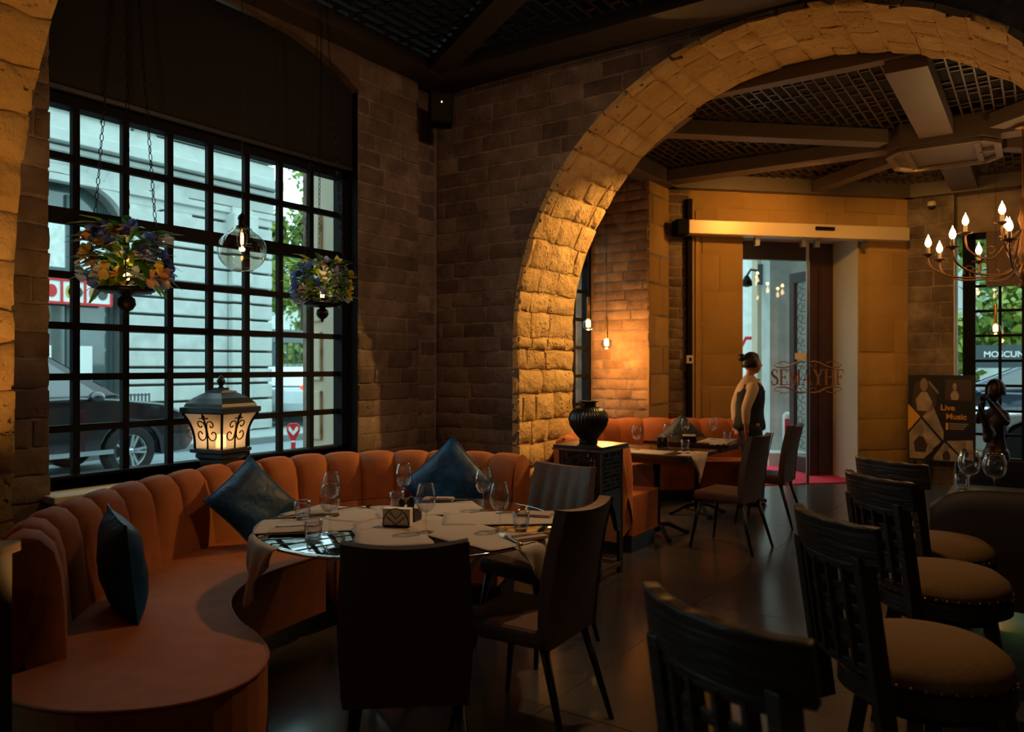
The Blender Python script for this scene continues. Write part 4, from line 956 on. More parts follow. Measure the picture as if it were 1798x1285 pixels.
# ---- filament pendants
def pendant(label, loc, ztop, glow=16):
    t = thing('bulb_pendant', label, 'pendant lamp', loc)
    MB().lathe([(.004, .035), (.016, .04), (.017, .06), (.017, .27), (.012, .28), (.001, .285)], 16).build('socket_tube', 'brass', t, smooth=True, cut=.7)
    MB().tube([(0, 0, .28), (0, 0, ztop-loc[2])], .0025, 6).build('cord', 'legs', t)
    MB().lathe([(.017, .045), (.024, .03), (.05, .01), (.062, -.02), (.058, -.055), (.035, -.08), (.001, -.088)], 20).build('glass_bulb', 'amber', t, smooth=True)
    MB().lathe([(.001, -.055), (.024, -.05), (.026, .0), (.022, .025), (.001, .03)], 14).build('filament', 'glowglass', t, smooth=True)
    point((loc[0], loc[1], loc[2]-.12), glow, (1, .47, .12), .03); return t
pendant('filament bulb pendant in front of the side window beyond the arch, higher of two', tuple(onx(1033, 566, .42)), 4.0, 9)
pendant('filament bulb pendant on brass tube against the warm brick pier, lower of two', tuple(onx(1065, 599, .44)), 4.0, 45)
pendant('filament bulb pendant hanging before the far right window', tuple(ony(1748, 574, 5.35)), 4.0, 3)

# ---- globe pendant by the window
gp = onx(425, 440, .5); t = thing('globe_pendant', 'clear smoky glass globe pendant with glowing filament by the window', 'pendant lamp', tuple(gp))
r = .143; MB().shell([(.028, r*1.0), (.06, r*.93)]+[(r*1.02*math.sin(a), r*.93*math.cos(a)) for a in [.5+.165*i for i in range(15)]]+[(.07, -.121), (.001, -.123)], 32).build('glass_globe', 'amber', t, smooth=True)
MB().lathe([(.034, .135), (.036, .15), (.022, .155), (.022, .19), (.027, .195), (.020, .215), (.008, .225), (.001, .24)], 16).build('socket', 'iron', t, smooth=True, cut=.6)
MB().lathe([(.014, .14), (.016, .12), (.030, .10), (.033, .07), (.026, .03), (.001, .02)], 16).build('inner_bulb', 'amber', t, smooth=True)
MB().lathe([(.001, .038), (.0085, .04), (.0095, .08), (.008, .105), (.001, .108)], 10).build('filament', 'filament', t, smooth=True)
MB().tube([(0, 0, .23), (0, 0, 3.95-gp.z)], .003, 6).build('cord', 'legs', t)
point((gp.x, gp.y, gp.z-.02), 4, (1, .5, .16), .02)

# ---- hanging flower baskets
def petal(b, c, d, w_, L, cup):
    d = Vector(d).normalized(); s_ = d.cross(Vector((0, 0, 1)) if abs(d.z) < .9 else Vector((1, 0, 0))).normalized(); n = s_.cross(d)
    P = []
    for i in range(4):
        f = i/3; ww = w_*math.sin(PI*(.12+.80*f))
        P.append([Vector(c)+d*L*f+s_*ww*g+n*(cup*L*f*f+.25*ww*abs(g)) for g in (-1, 0, 1)])
    b.grid(P)
def basket(label, loc, sc, seed, ztop=3.95):
    r = random.Random(seed); t = thing('hanging_flower_basket', label, 'hanging basket', loc, 0)
    MB().lathe([(.001, -.235), (.006, -.23), (.012, -.21), (.03, -.20), (.045, -.175), (.04, -.145), (.02, -.13), (.03, -.12)], 16).build('finial', 'iron', t, smooth=True)
    MB().lathe([(.02, -.125), (.10, -.118), (.13, -.105), (.13, -.092), (.10, -.085), (.02, -.08)], 20, flute=.05, fn=10).build('dish', 'iron', t, smooth=True)
    for k in range(12):
        a = 2*PI*k/12; MB().tube([(.03*math.cos(a), .03*math.sin(a), -.09), (.10*math.cos(a), .10*math.sin(a), -.06), (.17*math.cos(a), .17*math.sin(a), .04)], .004, 5).build('rib', 'iron', t, smooth=True)
    for k in range(3):
        a = .5+2*PI*k/3; p0 = Vector((.17*math.cos(a), .17*math.sin(a), .04)); p1 = Vector((.03*math.cos(a), .03*math.sin(a), (ztop-loc[2])/sc)); b = MB()
        L = (p1-p0).length; n = int(L/.036); d = (p1-p0)/L; s1 = d.cross(Vector((0, 1, 0))).normalized(); s2 = d.cross(s1)
        for i in range(n):
            c = p0+d*(L*(i+.5)/n); s_ = s1 if i % 2 else s2
            b.tube([c+d*.021*math.cos(q*PI/3)+s_*.0085*math.sin(q*PI/3) for q in range(6)], .0026, 4, True)
        o = b.build('chain', 'iron', t); o['kind'] = 'stuff'
    cols = ['fl_blue', 'fl_violet', 'fl_yellow', 'fl_white', 'fl_blue', 'fl_yellow', 'fl_violet', 'fl_peach', 'fl_blue', 'fl_white']
    for k in range(62):
        a = r.uniform(0, 2*PI); el = r.uniform(-.75, .95); R0 = .185*math.cos(el*.8)+r.uniform(-.03, .04)
        c = Vector((R0*math.cos(a), R0*math.sin(a), .05+.17*math.sin(el))); d = c.copy(); d.z -= .02; d.normalize(); b = MB()
        for q in range(5):
            an = 2*PI*q/5+r.random(); s1 = d.cross(Vector((0, 0, 1))).normalized(); s2 = s1.cross(d)
            petal(b, c, (s1*math.cos(an)+s2*math.sin(an))*.9+d*.35, r.uniform(.020, .030), r.uniform(.04, .058), .35)
        b.ball(c+d*.008, .010, n=6, k=4)
        b.build('blossom', cols[k % 10], t, smooth=True)
    for k in range(150):
        a = r.uniform(0, 2*PI); up = r.random() < .6; b = MB(); q0 = r.uniform(.02, .12)
        c = Vector((q0*math.cos(a), q0*math.sin(a), r.uniform(.0, .20) if up else r.uniform(-.08, .05))); d = Vector((math.cos(a), math.sin(a), r.uniform(.5, 1.3) if up else r.uniform(-.1, .7)))
        petal(b, c, d, r.uniform(.018, .032), r.uniform(.10, .17), -.65); b.build('leaf', 'leaf' if r.random() < .6 else 'leaf_y', t, smooth=True)
    MB().lathe([(.001, -.05), (.014, -.05), (.016, -.01), (.001, .0)], 10).build('lit_candle_bulb', 'glowglass', t, smooth=True)
    point((loc[0], loc[1], loc[2]+.02), .9, (1, .55, .2), .04)
    if sc != 1: t.scale = (sc,)*3
    return t
bp1 = onx(222, 474, .5); basket('hanging iron basket of blue and yellow flowers at the left of the window', tuple(bp1), 1.06, 3)
bp2 = onx(566, 510, .5); basket('hanging iron basket of blue and yellow flowers at the right end of the window', tuple(bp2), .93, 11)

# ---- chandelier
hc = Vector((4.40, 3.03, 2.42)); t = thing('chandelier', 'two tier bronzed iron chandelier with lit candle bulbs in the entrance room', 'chandelier', tuple(hc))
MB().lathe([(.001, -.22), (.02, -.21), (.035, -.18), (.015, -.15), (.03, -.12), (.055, -.08), (.03, -.03), (.022, .05), (.045, .10), (.025, .16), (.018, .35), (.04, .42), (.02, .48), (.012, .60), (.001, .62)], 16).build('stem', 'chand', t, smooth=True)
MB().tube([(0, 0, .6), (0, 0, 3.68-hc.z)], .008, 6).build('hanging_rod', 'chand', t)
MB().lathe([(.001, 1.235), (.06, 1.235), (.07, 1.258), (.001, 1.26)], 16).build('ceiling_rose', 'chand', t, smooth=True)
def carm(a, R0, z0, zc, zt):
    c, s_ = math.cos(a), math.sin(a)
    P = [(.03, zc+.02), (R0*.25, zc-.07), (R0*.5, z0-.12), (R0*.75, z0-.10), (R0*.95, z0-.02), (R0*1.0, z0+.06), (R0, zt)]
    sp_ = spline([(x*c, x*s_, z) for x, z in P], 22)
    o = MB().tube(sp_, .0095, 6).build('arm', 'chand', t, smooth=True)
    MB().tube([(R0*.55*c+.05*c*math.cos(q)*(1-q/9), R0*.55*s_+.05*s_*math.cos(q)*(1-q/9), z0-.05+.05*math.sin(q)*(1-q/9)) for q in [-.8+.5*i for i in range(13)]], .005, 5).build('scroll', 'chand', o, smooth=True)
    m = Matrix.Translation((R0*c, R0*s_, zt))
    MB().lathe([(.012, -.02), (.03, -.005), (.062, .004), (.064, .010), (.03, .008), (.015, .02), (.001, .02)], 16, m).build('drip_pan', 'chand', o, smooth=True)
    MB().lathe([(.017, .01), (.017, .075), (.001, .078)], 12, m).build('candle_sleeve', 'header', o, smooth=True, cut=.7)
    MB().lathe([(.010, .078), (.024, .095), (.028, .118), (.019, .15), (.006, .176), (.001, .195)], 12, m).build('bulb', 'bulb_on', o, smooth=True)
    point(tuple(hc+Vector((R0*c, R0*s_, zt+.225))), CH_E, (1, .53, .17), .025)
CH_E = 2.2
for k in range(10): carm(2*PI*k/10+.21, .76, .02, -.02, .13)
for k in range(5): carm(2*PI*k/5+.62, .45, .20, .30, .33)

# ---- corner loudspeaker and ceiling cameras
sp_ = thing('loudspeaker', 'small black loudspeaker mounted high in the corner left of the arch', 'speaker', (.36, -.36, 3.66), math.radians(45+0))
MB().box(-.10, .10, -.09, .09, -.13, .13).build('cabinet', 'black', sp_, bevel=.01); MB().box(-.085, .085, -.096, -.089, -.115, .115).build('grille', 'black_soft', sp_)
MB().ball((.0, -.098, .04), .006, n=8, k=5).build('status_lamp', 'screen', sp_); MB().bar((0, .09, 0), (.0, .24, .02), .04).build('bracket', 'iron', sp_)
def cam_dome(label, p):
    t = thing('security_camera', label, 'camera', tuple(p))
    MB().lathe([(.001, .06), (.05, .06), (.055, .03), (.05, .0)], 16).build('housing', 'plastic', t, smooth=True); MB().ball((0, 0, 0), .047, n=14, k=8).build('lens_dome', 'vase', t, smooth=True)
cam_dome('small dome camera at the ceiling corner left of the entrance', onz(1166, 343, 3.62)); cam_dome('small dome camera at the ceiling corner right of the entrance', onz(1636, 362, 3.56))

# ================================================================== ENTRANCE
t = thing('door_operator', 'long champagne sliding-door header box above the entrance', 'door header')
ta, tbn = facet_t(1196), facet_t(1640)
MB().box(ta, min(tbn, 3.15), 3.10, 3.27, .05, .24, FM).build('casing', 'header', t, bevel=.008)
MB().box(ta-.14, ta, 3.09, 3.275, .04, .245, FM).build('end_cap', 'black', t, bevel=.006)
tm = facet_t(1429); MB().box(tm-.13, tm+.13, 3.19, 3.235, .238, .262, FM).build('sensor', 'black', t, bevel=.006)
g0, gm, g1_ = facet_t(1306), facet_t(1410), facet_t(1516)
D = []
for a, c, lb in ((g0, gm-.004, 'left sliding glass leaf'), (gm+.004, g1_, 'right sliding glass leaf')):
    t = thing('sliding_door', lb+' of the entrance door', 'glass door')
    b = MB(); b.add([(a, .01, .10), (c, .01, .10), (c, 3.07, .10), (a, 3.07, .10)], [(0, 1, 2, 3)], FM); b.build('glass_leaf', 'slide', t)
    xe = c if a == g0 else a
    MB().box(xe-.012, xe+.012, .01, 3.07, .09, .112, FM).build('edge_profile', 'alu', t)
    for x in (a+.12, c-.06): MB().box(x-.03, x+.03, 3.0, 3.1, .08, .13, FM).build('hanger', 'alu', t)
    D.append(t)
# decal lettering on the glass
def letters(txt, x, y, h, T, th=.020, tn=.010):
    """serif capitals from strokes; returns MB in glass coordinates"""
    G = {'E': (.62, [((.12, 0), (.12, 1), 1), ((.12, 1), (.6, 1), 0), ((.12, .5), (.46, .5), 0), ((.12, 0), (.62, 0), 0), ((.6, 1), (.6, .82), 0), ((.62, 0), (.62, .2), 0), ((.46, .4), (.46, .6), 0), ((0, 1), (.12, 1), 0), ((0, 0), (.12, 0), 0)]),
         'M': (.98, [((.12, 0), (.12, 1), 0), ((.12, 1), (.49, 0), 1), ((.49, 0), (.86, 1), 0), ((.86, 0), (.86, 1), 1), ((0, 0), (.24, 0), 0), ((.72, 0), (1, 0), 0), ((0, 1), (.14, 1), 0), ((.84, 1), (1, 1), 0)]),
         'A': (.86, [((.1, 0), (.43, 1), 0), ((.43, 1), (.76, 0), 1), ((.22, .36), (.64, .36), 0), ((0, 0), (.22, 0), 0), ((.62, 0), (.88, 0), 0)]),
         'Y': (.84, [((.1, 1), (.43, .48), 1), ((.74, 1), (.43, .48), 0), ((.43, 0), (.43, .5), 1), ((.28, 0), (.58, 0), 0), ((0, 1), (.24, 1), 0), ((.62, 1), (.86, 1), 0)]),
         'H': (.86, [((.14, 0), (.14, 1), 1), ((.72, 0), (.72, 1), 1), ((.14, .52), (.72, .52), 0), ((0, 0), (.28, 0), 0), ((.58, 0), (.86, 0), 0), ((0, 1), (.28, 1), 0), ((.58, 1), (.86, 1), 0)]),
         'F': (.60, [((.14, 0), (.14, 1), 1), ((.14, 1), (.6, 1), 0), ((.14, .52), (.46, .52), 0), ((0, 0), (.3, 0), 0), ((.6, 1), (.6, .8), 0), ((.46, .42), (.46, .62), 0), ((0, 1), (.14, 1), 0)])}
    out = []
    for ch in txt:
        b = MB()
        def st(p, q, k):
            w_ = th if k else tn; p = Vector((x+p[0]*h, y+p[1]*h, 0)); q = Vector((x+q[0]*h, y+q[1]*h, 0)); d = (q-p); L = d.length; d /= L; s_ = Vector((-d.y, d.x, 0))*w_/2; e = d*tn*.4
            vs = [p-s_-e, q-s_+e, q+s_+e, p+s_-e]; b.add([(*v.to_2d(), T) for v in vs]+[(*v.to_2d(), T+.002) for v in vs], [(0, 1, 2, 3), (4, 5, 6, 7), (0, 1, 5, 4), (2, 3, 7, 6)], FM)
        if ch == 'S':
            pts_ = [(.52, .80), (.50, .92), (.36, 1.0), (.2, .98), (.10, .84), (.14, .66), (.32, .54), (.50, .42), (.56, .22), (.44, .04), (.26, 0), (.10, .06), (.06, .22)]
            ps = spline([(px, py, 0) for px, py in pts_], 26)
            for i in range(26): st(ps[i].to_2d(), ps[i+1].to_2d(), 6 < i < 19)
            wdt = .62
        else:
            wdt, ss = G[ch]
            for s_ in ss: st(*s_)
        out.append((b, ch)); x += (wdt+.13)*h
    return out, x
def zf(py, px): Y = (F0+FD*facet_t(px)-CAM).dot(Vector((-sw, cw, 0))); return 1.5+(642.5-py)*Y/FPX
x0d, x1d = facet_t(1346), facet_t(1474); hh = zf(648, 1400)-zf(674, 1400)
_, xe = letters('SEMAYHF', 0, 0, 1, 0); hsc = (x1d-x0d)/xe
for o in list(C.objects):
    pass
# aspect-correct: width from pixel span, height measured
def deco(txt):
    L, xe_ = letters(txt, 0, 0, 1, 0)
    kx = (x1d-x0d)/xe_; ky = hh; y0 = zf(675, 1400); obs = []
    inv = FM.inverted()
    for b, ch in L:
        vs = [inv @ Vector(v) for v in b.v]; b.v = [tuple(FM @ Vector((x0d+v.x*kx, y0+v.y*ky, .106+v.z))) for v in vs]
        cx_ = sum(x0d+v.x*kx for v in vs)/len(vs); o = b.build('letter', 'decal', D[0] if cx_ < gm else D[1])
    return y0
# stroke widths are in unit space
_l = letters
letters = lambda txt, x, y, h, T, th=.17, tn=.075: _l(txt, x, y, h, T, th, tn)
yb = deco('SEMAYHF')
xm = (x0d+x1d)/2; wdd = (x1d-x0d)
for up in (1, -1):
    yc = yb+hh/2+up*(hh/2+.055)
    for sx in (-1, 1):
        b = MB()
        def fl_(P, r_): b.tube([FM @ Vector((xm+sx*px*wdd, yc+up*py*.09, .108)) for px, py in P], r_, 5)
        fl_([(.01, .45), (.08, .55), (.16, .35), (.24, -.1), (.32, -.3), (.42, -.25), (.46, .05), (.43, .3), (.38, .22)], [.004, .012, .014, .012, .01, .008, .006, .005, .004])
        fl_([(.02, .1), (.06, -.2), (.12, -.1), (.10, .15)], .005); fl_([(.25, .35), (.31, .55), (.38, .5), (.37, .35)], .006); fl_([(.0, .9), (.03, .75), (.0, .6)], .005)
        b.build('scroll_ornament', 'decal', D[0] if sx < 0 else D[1], smooth=True)
MB().box(facet_t(1388), facet_t(1408), zf(631, 1400), zf(620, 1400), .104, .108, FM).build('small_sticker', 'plastic', D[0])
# thermostat
tt = thing('wall_control', 'small cream wall control left of the entrance', 'switch'); q = facet_t(1207)
MB().box(q-.045, q+.045, zf(638, 1207), zf(624, 1207), .062, .08, FM).build('plate', 'plastic', tt, bevel=.004); MB().box(q-.01, q+.02, zf(634, 1207), zf(628, 1207), .08, .085, FM).build('display', 'black', tt)
# outer door frame at the end of the reveal
Dd = -.58
t = struct(MB().box(T0-.02, T1+.02, 2.93, DZ+.05, Dd-.07, Dd+.02, FM).box(T1-.40+.05, T1+.02, 0, 2.93, Dd-.07, Dd+.02, FM).build('door_1', 'doorw'))
# open ornate leaf, swung outwards
def P_(t_, n_, z): return F0+FD*t_-FN*n_*-1+Vector((0, 0, z))
hA = Vector((0, 0, 0))
pA = dep(1441, 642, 10.45); pB = dep(1389, 642, 11.05); pA.z = pB.z = 0
dl = (pB-pA); LL = dl.length; dl.normalize(); LM = basis(pA, dl, (0, 0, 1), dl.cross(Vector((0, 0, 1))))
t = thing('ornate_door_leaf', 'dark red entrance door leaf with ornate glazed panel, standing open', 'door')
b = MB().box(0, .10, .02, 2.82, -.03, .03, LM).box(LL-.10, LL, .02, 2.82, -.03, .03, LM).box(.1, LL-.1, .02, .22, -.03, .03, LM).box(.1, LL-.1, 2.68, 2.82, -.03, .03, LM); b.build('leaf_frame', 'doorw', t)
b = MB(); b.add([(.1, .22, 0), (LL-.1, .22, 0), (LL-.1, 2.68, 0), (.1, 2.68, 0)], [(0, 1, 2, 3)], LM); b.build('glass', 'slide', t)
b = MB(); k = 0; z = .32
while z < 2.62:
    for s_ in (-1, 1):
        b.tube([LM @ Vector((LL/2+s_*(.02+.10*math.sin(q)), z+.03*q+.02*math.cos(q*2), .012)) for q in [.3*i for i in range(11)]], .006, 4)
        b.tube([LM @ Vector((LL/2+s_*(.13-.05*math.cos(q)), z+.10+.05*math.sin(q), .012)) for q in [.6*i for i in range(9)]], .005, 4)
    z += .16
o = b.build('ironwork', 'grey_green', t); o['kind'] = 'stuff'
pA2 = dep(1436, 642, 10.5)
tag(MB().box(T0+.0, T1+.05, .0, .012, -1.9, .05, FM).build('red_carpet', 'carpet'), 'bright red carpet strip running out through the entrance', 'carpet')

# ---- poster and statue
t = thing('poster_board', 'black live music poster board leaning beside the far right window', 'poster')
PM = basis((3.125, 5.66, .0), (1, -.02, 0), (0, .02, 1), (0, -1, 0)); PW, P0z, P1z = .745, .30, 1.385
MB().box(0, PW, P0z, P1z, -.015, .0, PM).build('board', 'poster', t)
for x in (.08, PW-.1): MB().bar(PM @ Vector((x, 0, -.03)), PM @ Vector((x, P0z+.1, -.025)), .03, .02).build('leg', 'legs', t)
def pl(poly, mt, nm='printed_shape', z=.0015): 
    b = MB(); k = len(poly); b.add([(x*PW, P0z+(1-y)*(P1z-P0z), z) for x, y in poly], [tuple(range(k))], PM); return b.build(nm, mt, t)
pl([(0, .34), (.19, .49), (0, .66)], 'pgold', 'gold_triangle', .003)
pl([(.21, .50), (.37, .34), (.54, .66), (.53, .77), (.40, .86), (.24, .98), (.02, .98), (.02, .68)], 'pphoto', 'photo_panel')
pl([(.10, .08), (.30, .06), (.43, .22), (.43, .36), (.22, .50), (.06, .36)], 'pdark', 'photo_panel')
pl([(.40, .94), (.55, .78), (.75, .92), (.78, .99), (.38, .99)], 'pphoto', 'photo_panel'); pl([(.58, .76), (.96, .74), (.98, .98), (.82, .95)], 'pphoto', 'photo_panel')
pl([(.56, .05), (.95, .05), (.95, .29), (.56, .29)], 'pdark', 'photo_panel')
def man(cx_, cy_, s_, body, headc, z=.003):
    pl([(cx_+.9*s_*math.cos(a)*.5, cy_-1.05*s_+.62*s_*math.sin(a)) for a in [PI*i/6 for i in range(12)]], headc, 'printed_head', z)
    pl([(cx_-.75*s_, cy_+1.3*s_), (cx_-.95*s_, cy_+.3*s_), (cx_-.3*s_, cy_-.4*s_), (cx_+.35*s_, cy_-.4*s_), (cx_+1.0*s_, cy_+.5*s_), (cx_+.7*s_, cy_+1.3*s_)], body, 'printed_figure', z)
man(.24, .25, .13, 'pphoto', 'pgrey'); man(.70, .20, .065, 'pphoto', 'pphoto'); man(.19, .76, .11, 'pdark', 'pgrey'); man(.58, .90, .065, 'pdark', 'pgrey'); man(.84, .86, .065, 'pdark', 'pgrey')
pl([(.30, .08), (.33, .07), (.47, .20), (.45, .22)], 'pgrey', 'printed_shape', .004)
pl([(.18, .49), (.22, .49), (.55, .77), (.40, .87), (.37, .87), (.50, .77)], 'poster', 'printed_band', .004)
for tx, x, y, s_, m_ in (('Live', .49, .405, .098, 'ptext'), ('Music', .57, .505, .098, 'ptext')):
    cu = bpy.data.curves.new('lettering', 'FONT'); cu.body = tx; cu.size = s_; cu.offset = .0025; cu.extrude = .001; cu.materials.append(M[m_])
    o = fontmesh(cu); o.parent = t; o.matrix_local = PM @ Matrix.Translation((x*PW, P0z+(1-y)*(P1z-P0z), .004))
pl([(.57, .55), (.605, .55), (.605, .63), (.57, .63)], 'pgold', 'printed_shape')
for k in range(3): pl([(.62, .552+.027*k), (.90-.03*k, .552+.027*k), (.90-.03*k, .57+.027*k), (.62, .57+.027*k)], 'pgrey', 'small_print')

# ---- skinned figures
def skin(name, chains, mt, parent=None, sub=1, root=0, label=None):
    vs, es, rr = [], [], []; key = {}
    for ch in chains:
        prev = None
        for p in ch:
            k = (round(p[0], 4), round(p[1], 4), round(p[2], 4))
            if k not in key: key[k] = len(vs); vs.append(k); rr.append((p[3], p[4] if len(p) > 4 else p[3]))
            i = key[k]
            if prev is not None and prev != i and (prev, i) not in es: es.append((prev, i))
            prev = i
    me = bpy.data.meshes.new(name); me.from_pydata(vs, es, []); me.materials.append(M[mt]); o = bpy.data.objects.new(name, me); C.objects.link(o)
    m = o.modifiers.new('skin', 'SKIN'); m.use_smooth_shade = True; m.branch_smoothing = .4
    for i, d in enumerate(me.skin_vertices[0].data): d.radius = rr[i]; d.use_root = (i == root)
    s_ = o.modifiers.new('sub', 'SUBSURF'); s_.levels = sub; s_.render_levels = sub
    if parent: o.parent = parent
    return o
def hand(palm, wrist, d, side, ln=.075, curl=-.3):
    """five finger chains from the palm; d = finger direction, side = towards the thumb"""
    p = Vector(palm); d = Vector(d).normalized(); s_ = Vector(side).normalized(); n = d.cross(s_); out = []
    for k, (o_, L) in enumerate(((.024, .9), (.008, 1.0), (-.008, .94), (-.022, .76))):
        b0 = p+s_*o_*.9+d*.012; k1 = b0+d*.03; k2 = k1+(d+n*curl).normalized()*ln*L*.4; k3 = k2+(d+n*curl*2.5).normalized()*ln*L*.33
        out.append([(*p, .018), (*b0, .010), (*k1, .0085), (*k2, .0075), (*k3, .006)])
    b0 = p+s_*.028-d*.012; out.append([(*p, .018), (*b0, .011), (*(b0+(s_*.6+d*.8)*.032), .009), (*(b0+(s_*.5+d*1.0)*.06), .007)])
    return out
def figure(name, chains, head, mt, parent, vox=.011):
    """skinned limbs and modelled head fused into one continuous surface"""
    o = skin(name, chains, mt, None, 1); bpy.context.view_layer.update()
    me = bpy.data.meshes.new_from_object(o.evaluated_get(bpy.context.evaluated_depsgraph_get())); bpy.data.objects.remove(o)
    bm = bmesh.new(); bm.from_mesh(me); bmesh.ops.holes_fill(bm, edges=bm.edges, sides=0); bmesh.ops.recalc_face_normals(bm, faces=bm.faces); bmesh.ops.delete(bm, geom=[v for v in bm.verts if not v.link_faces], context='VERTS'); h = bpy.data.meshes.new('h'); h.from_pydata([tuple(v) for v in head.v], [], head.f); b2 = bmesh.new(); b2.from_mesh(h)
    bmesh.ops.remove_doubles(b2, verts=b2.verts, dist=1e-5); bmesh.ops.recalc_face_normals(b2, faces=b2.faces); b2.to_mesh(h); b2.free(); bm.from_mesh(h); bm.to_mesh(me); bm.free()
    me.materials.clear(); me.materials.append(M[mt]); o = bpy.data.objects.new(name, me); C.objects.link(o); o.parent = parent
    m = o.modifiers.new('fuse', 'REMESH'); m.mode = 'VOXEL'; m.voxel_size = vox; m.use_smooth_shade = True
    return o
def head_mesh(c, s=1.0, tilt=0):
    """head looking along +x: cranium, jaw, brow, nose, lips"""
    P = []; n, k = 28, 22
    for i in range(k+1):
        ph = PI*i/k; z = math.cos(ph); row = []
        for j in range(n+1):
            th = 2*PI*j/n; cx_, cy_ = math.cos(th), math.sin(th); rad = math.sin(ph)
            x = .094*rad*cx_; y = .074*rad*cy_; zz = .112*z
            f = max(0, cx_)
            if z < 0: x *= 1-.10*(-z); y *= 1-.42*(-z)**1.3; x += .022*(-z)*f; x += (.035*(-z)**2 if cx_ < 0 else 0)
            g_ = math.exp(-(cy_/.22)**2)*f
            x += g_*(.026*math.exp(-((z+.20)/.11)**2)+.010*math.exp(-((z+.02)/.16)**2)+.010*math.exp(-((z+.52)/.07)**2)+.010*math.exp(-((z+.82)/.10)**2)-.006*math.exp(-((z+.38)/.05)**2))
            x -= .010*f*math.exp(-((abs(cy_)-.34)/.14)**2)*math.exp(-((z-.02)/.09)**2)
            row.append((c[0]+x*s, c[1]+y*s, c[2]+zz*s))
        P.append(row)
    b = MB().grid(P); b.add([P[0][0], P[k][0]], [])
    for q in (-1, 1): b.ball((c[0]-.004*s, c[1]+q*.074*s, c[2]-.012*s), .014*s, .008*s, .026*s, n=8, k=6)
    return b
# waitress: local +x = the way she looks, y = her left
wp = Vector((1.95, 2.93, 0)); t = thing('person', 'waitress in a black waistcoat and cream blouse, hair in a bun, facing the door', 'person', tuple(wp), math.atan2(sw, cw)+.02)
torso = [(-.01, 0, .86, .125, .165), (-.005, 0, .95, .11, .135), (.0, 0, 1.04, .095, .12), (.01, 0, 1.14, .105, .135), (.0, 0, 1.25, .10, .150), (-.015, 0, 1.325, .07, .10), (-.008, 0, 1.375, .048), (.0, 0, 1.43, .047), (.006, 0, 1.475, .05)]
def leg(s_, dx): return [torso[0], (.0, s_*.085, .80, .10), (.01+dx*.3, s_*.085, .62, .082), (.02+dx*.6, s_*.085, .46, .066), (.0+dx*.8, s_*.085, .30, .060), (-.01+dx, s_*.085, .09, .040), (.0+dx, s_*.085, .045, .038)]
def arm(s_, el, wr, pl_, fd, sd): return [[torso[4], (-.012, s_*.125, 1.300, .055), (-.022, s_*.175, 1.275, .052), (*el, .040), (*wr, .028), (*pl_, .026, .020)]]+hand(pl_, wr, fd, sd)
eR, wR, hR_ = (-.115, -.205, 1.06), (-.10, -.165, .86), (-.085, -.150, .79); eL, wL, hL_ = (-.10, .20, 1.06), (-.14, .08, .88), (-.145, .03, .82)
armR = arm(-1, eR, wR, hR_, (.15, .10, -1), (.9, .3, 0)); armL = arm(1, eL, wL, hL_, (0, -.6, -.8), (-.5, .5, 0))
figure('body', [torso, leg(1, .03), leg(-1, -.05)]+armR+armL, head_mesh((.018, 0, 1.525)), 'skin', t, .009)
skin('blouse', [[(.01, 0, 1.08, .13, .155), (.005, 0, 1.20, .13, .17), (-.003, 0, 1.285, .11, .155), (-.008, 0, 1.345, .085, .11), (-.006, 0, 1.385, .064, .066), (-.004, 0, 1.405, .060)]], 'blouse', t, 1)
for s_, el, wr in ((-1, eR, wR), (1, eL, wL)):
    skin('sleeve', [[(-.012, s_*.105, 1.30, .068), (-.022, s_*.172, 1.275, .066), (-.07, s_*.195, 1.16, .060), (*el, .054), ((el[0]+wr[0])/2, (el[1]+wr[1])/2, (el[2]+wr[2])/2, .046), (wr[0], wr[1], wr[2]+.01, .036)]], 'blouse', t, 1)
skin('waistcoat', [[(-.01, 0, .78, .16, .20), (-.008, 0, .86, .157, .198), (-.004, 0, .95, .142, .170), (.002, 0, 1.04, .128, .155), (.012, 0, 1.14, .140, .168), (.004, 0, 1.24, .140, .172), (-.006, 0, 1.30, .112, .13), (-.008, 0, 1.33, .10, .11)]], 'vest', t, 1)
skin('trousers', [[(-.01, 0, .92, .15, .185), (-.01, 0, .84, .15, .185)]]+[[(-.01, 0, .84, .15, .185), (.0, s_*.088, .74, .120), (.01+dx*.3, s_*.088, .60, .100), (.02+dx*.6, s_*.088, .44, .088), (dx*.9, s_*.088, .22, .080), (dx, s_*.088, .08, .076)] for s_, dx in ((1, .03), (-1, -.05))], 'vest', t, 1)
for s_, dx in ((1, .03), (-1, -.05)): skin('shoe', [[(-.05+dx, s_*.088, .042, .042, .040), (.02+dx, s_*.09, .042, .042, .042), (.11+dx, s_*.093, .034, .042, .033), (.185+dx, s_*.095, .028, .032, .026)]], 'shoe', t, 1)
P = []
for i in range(13):      # hair cap hugging the cranium, swept back to the bun
    ph = PI*.62*i/12
    P.append([(.012+(.100*math.sin(ph)*math.cos(th) if math.cos(th) < .35 else .100*math.sin(min(ph, .80))*math.cos(th)), .081*math.sin(ph)*math.sin(th), 1.528+.121*math.cos(min(ph, .80+1.4*(1-max(0, math.cos(th)))**.5))) for th in [2*PI*j/24 for j in range(25)]])
MB().grid(P).build('hair', 'hair', t, smooth=True, solid=.012)
MB().ball((-.092, 0, 1.590), .044, .048, .044, n=16, k=10).build('hair_bun', 'hair', t, smooth=True)
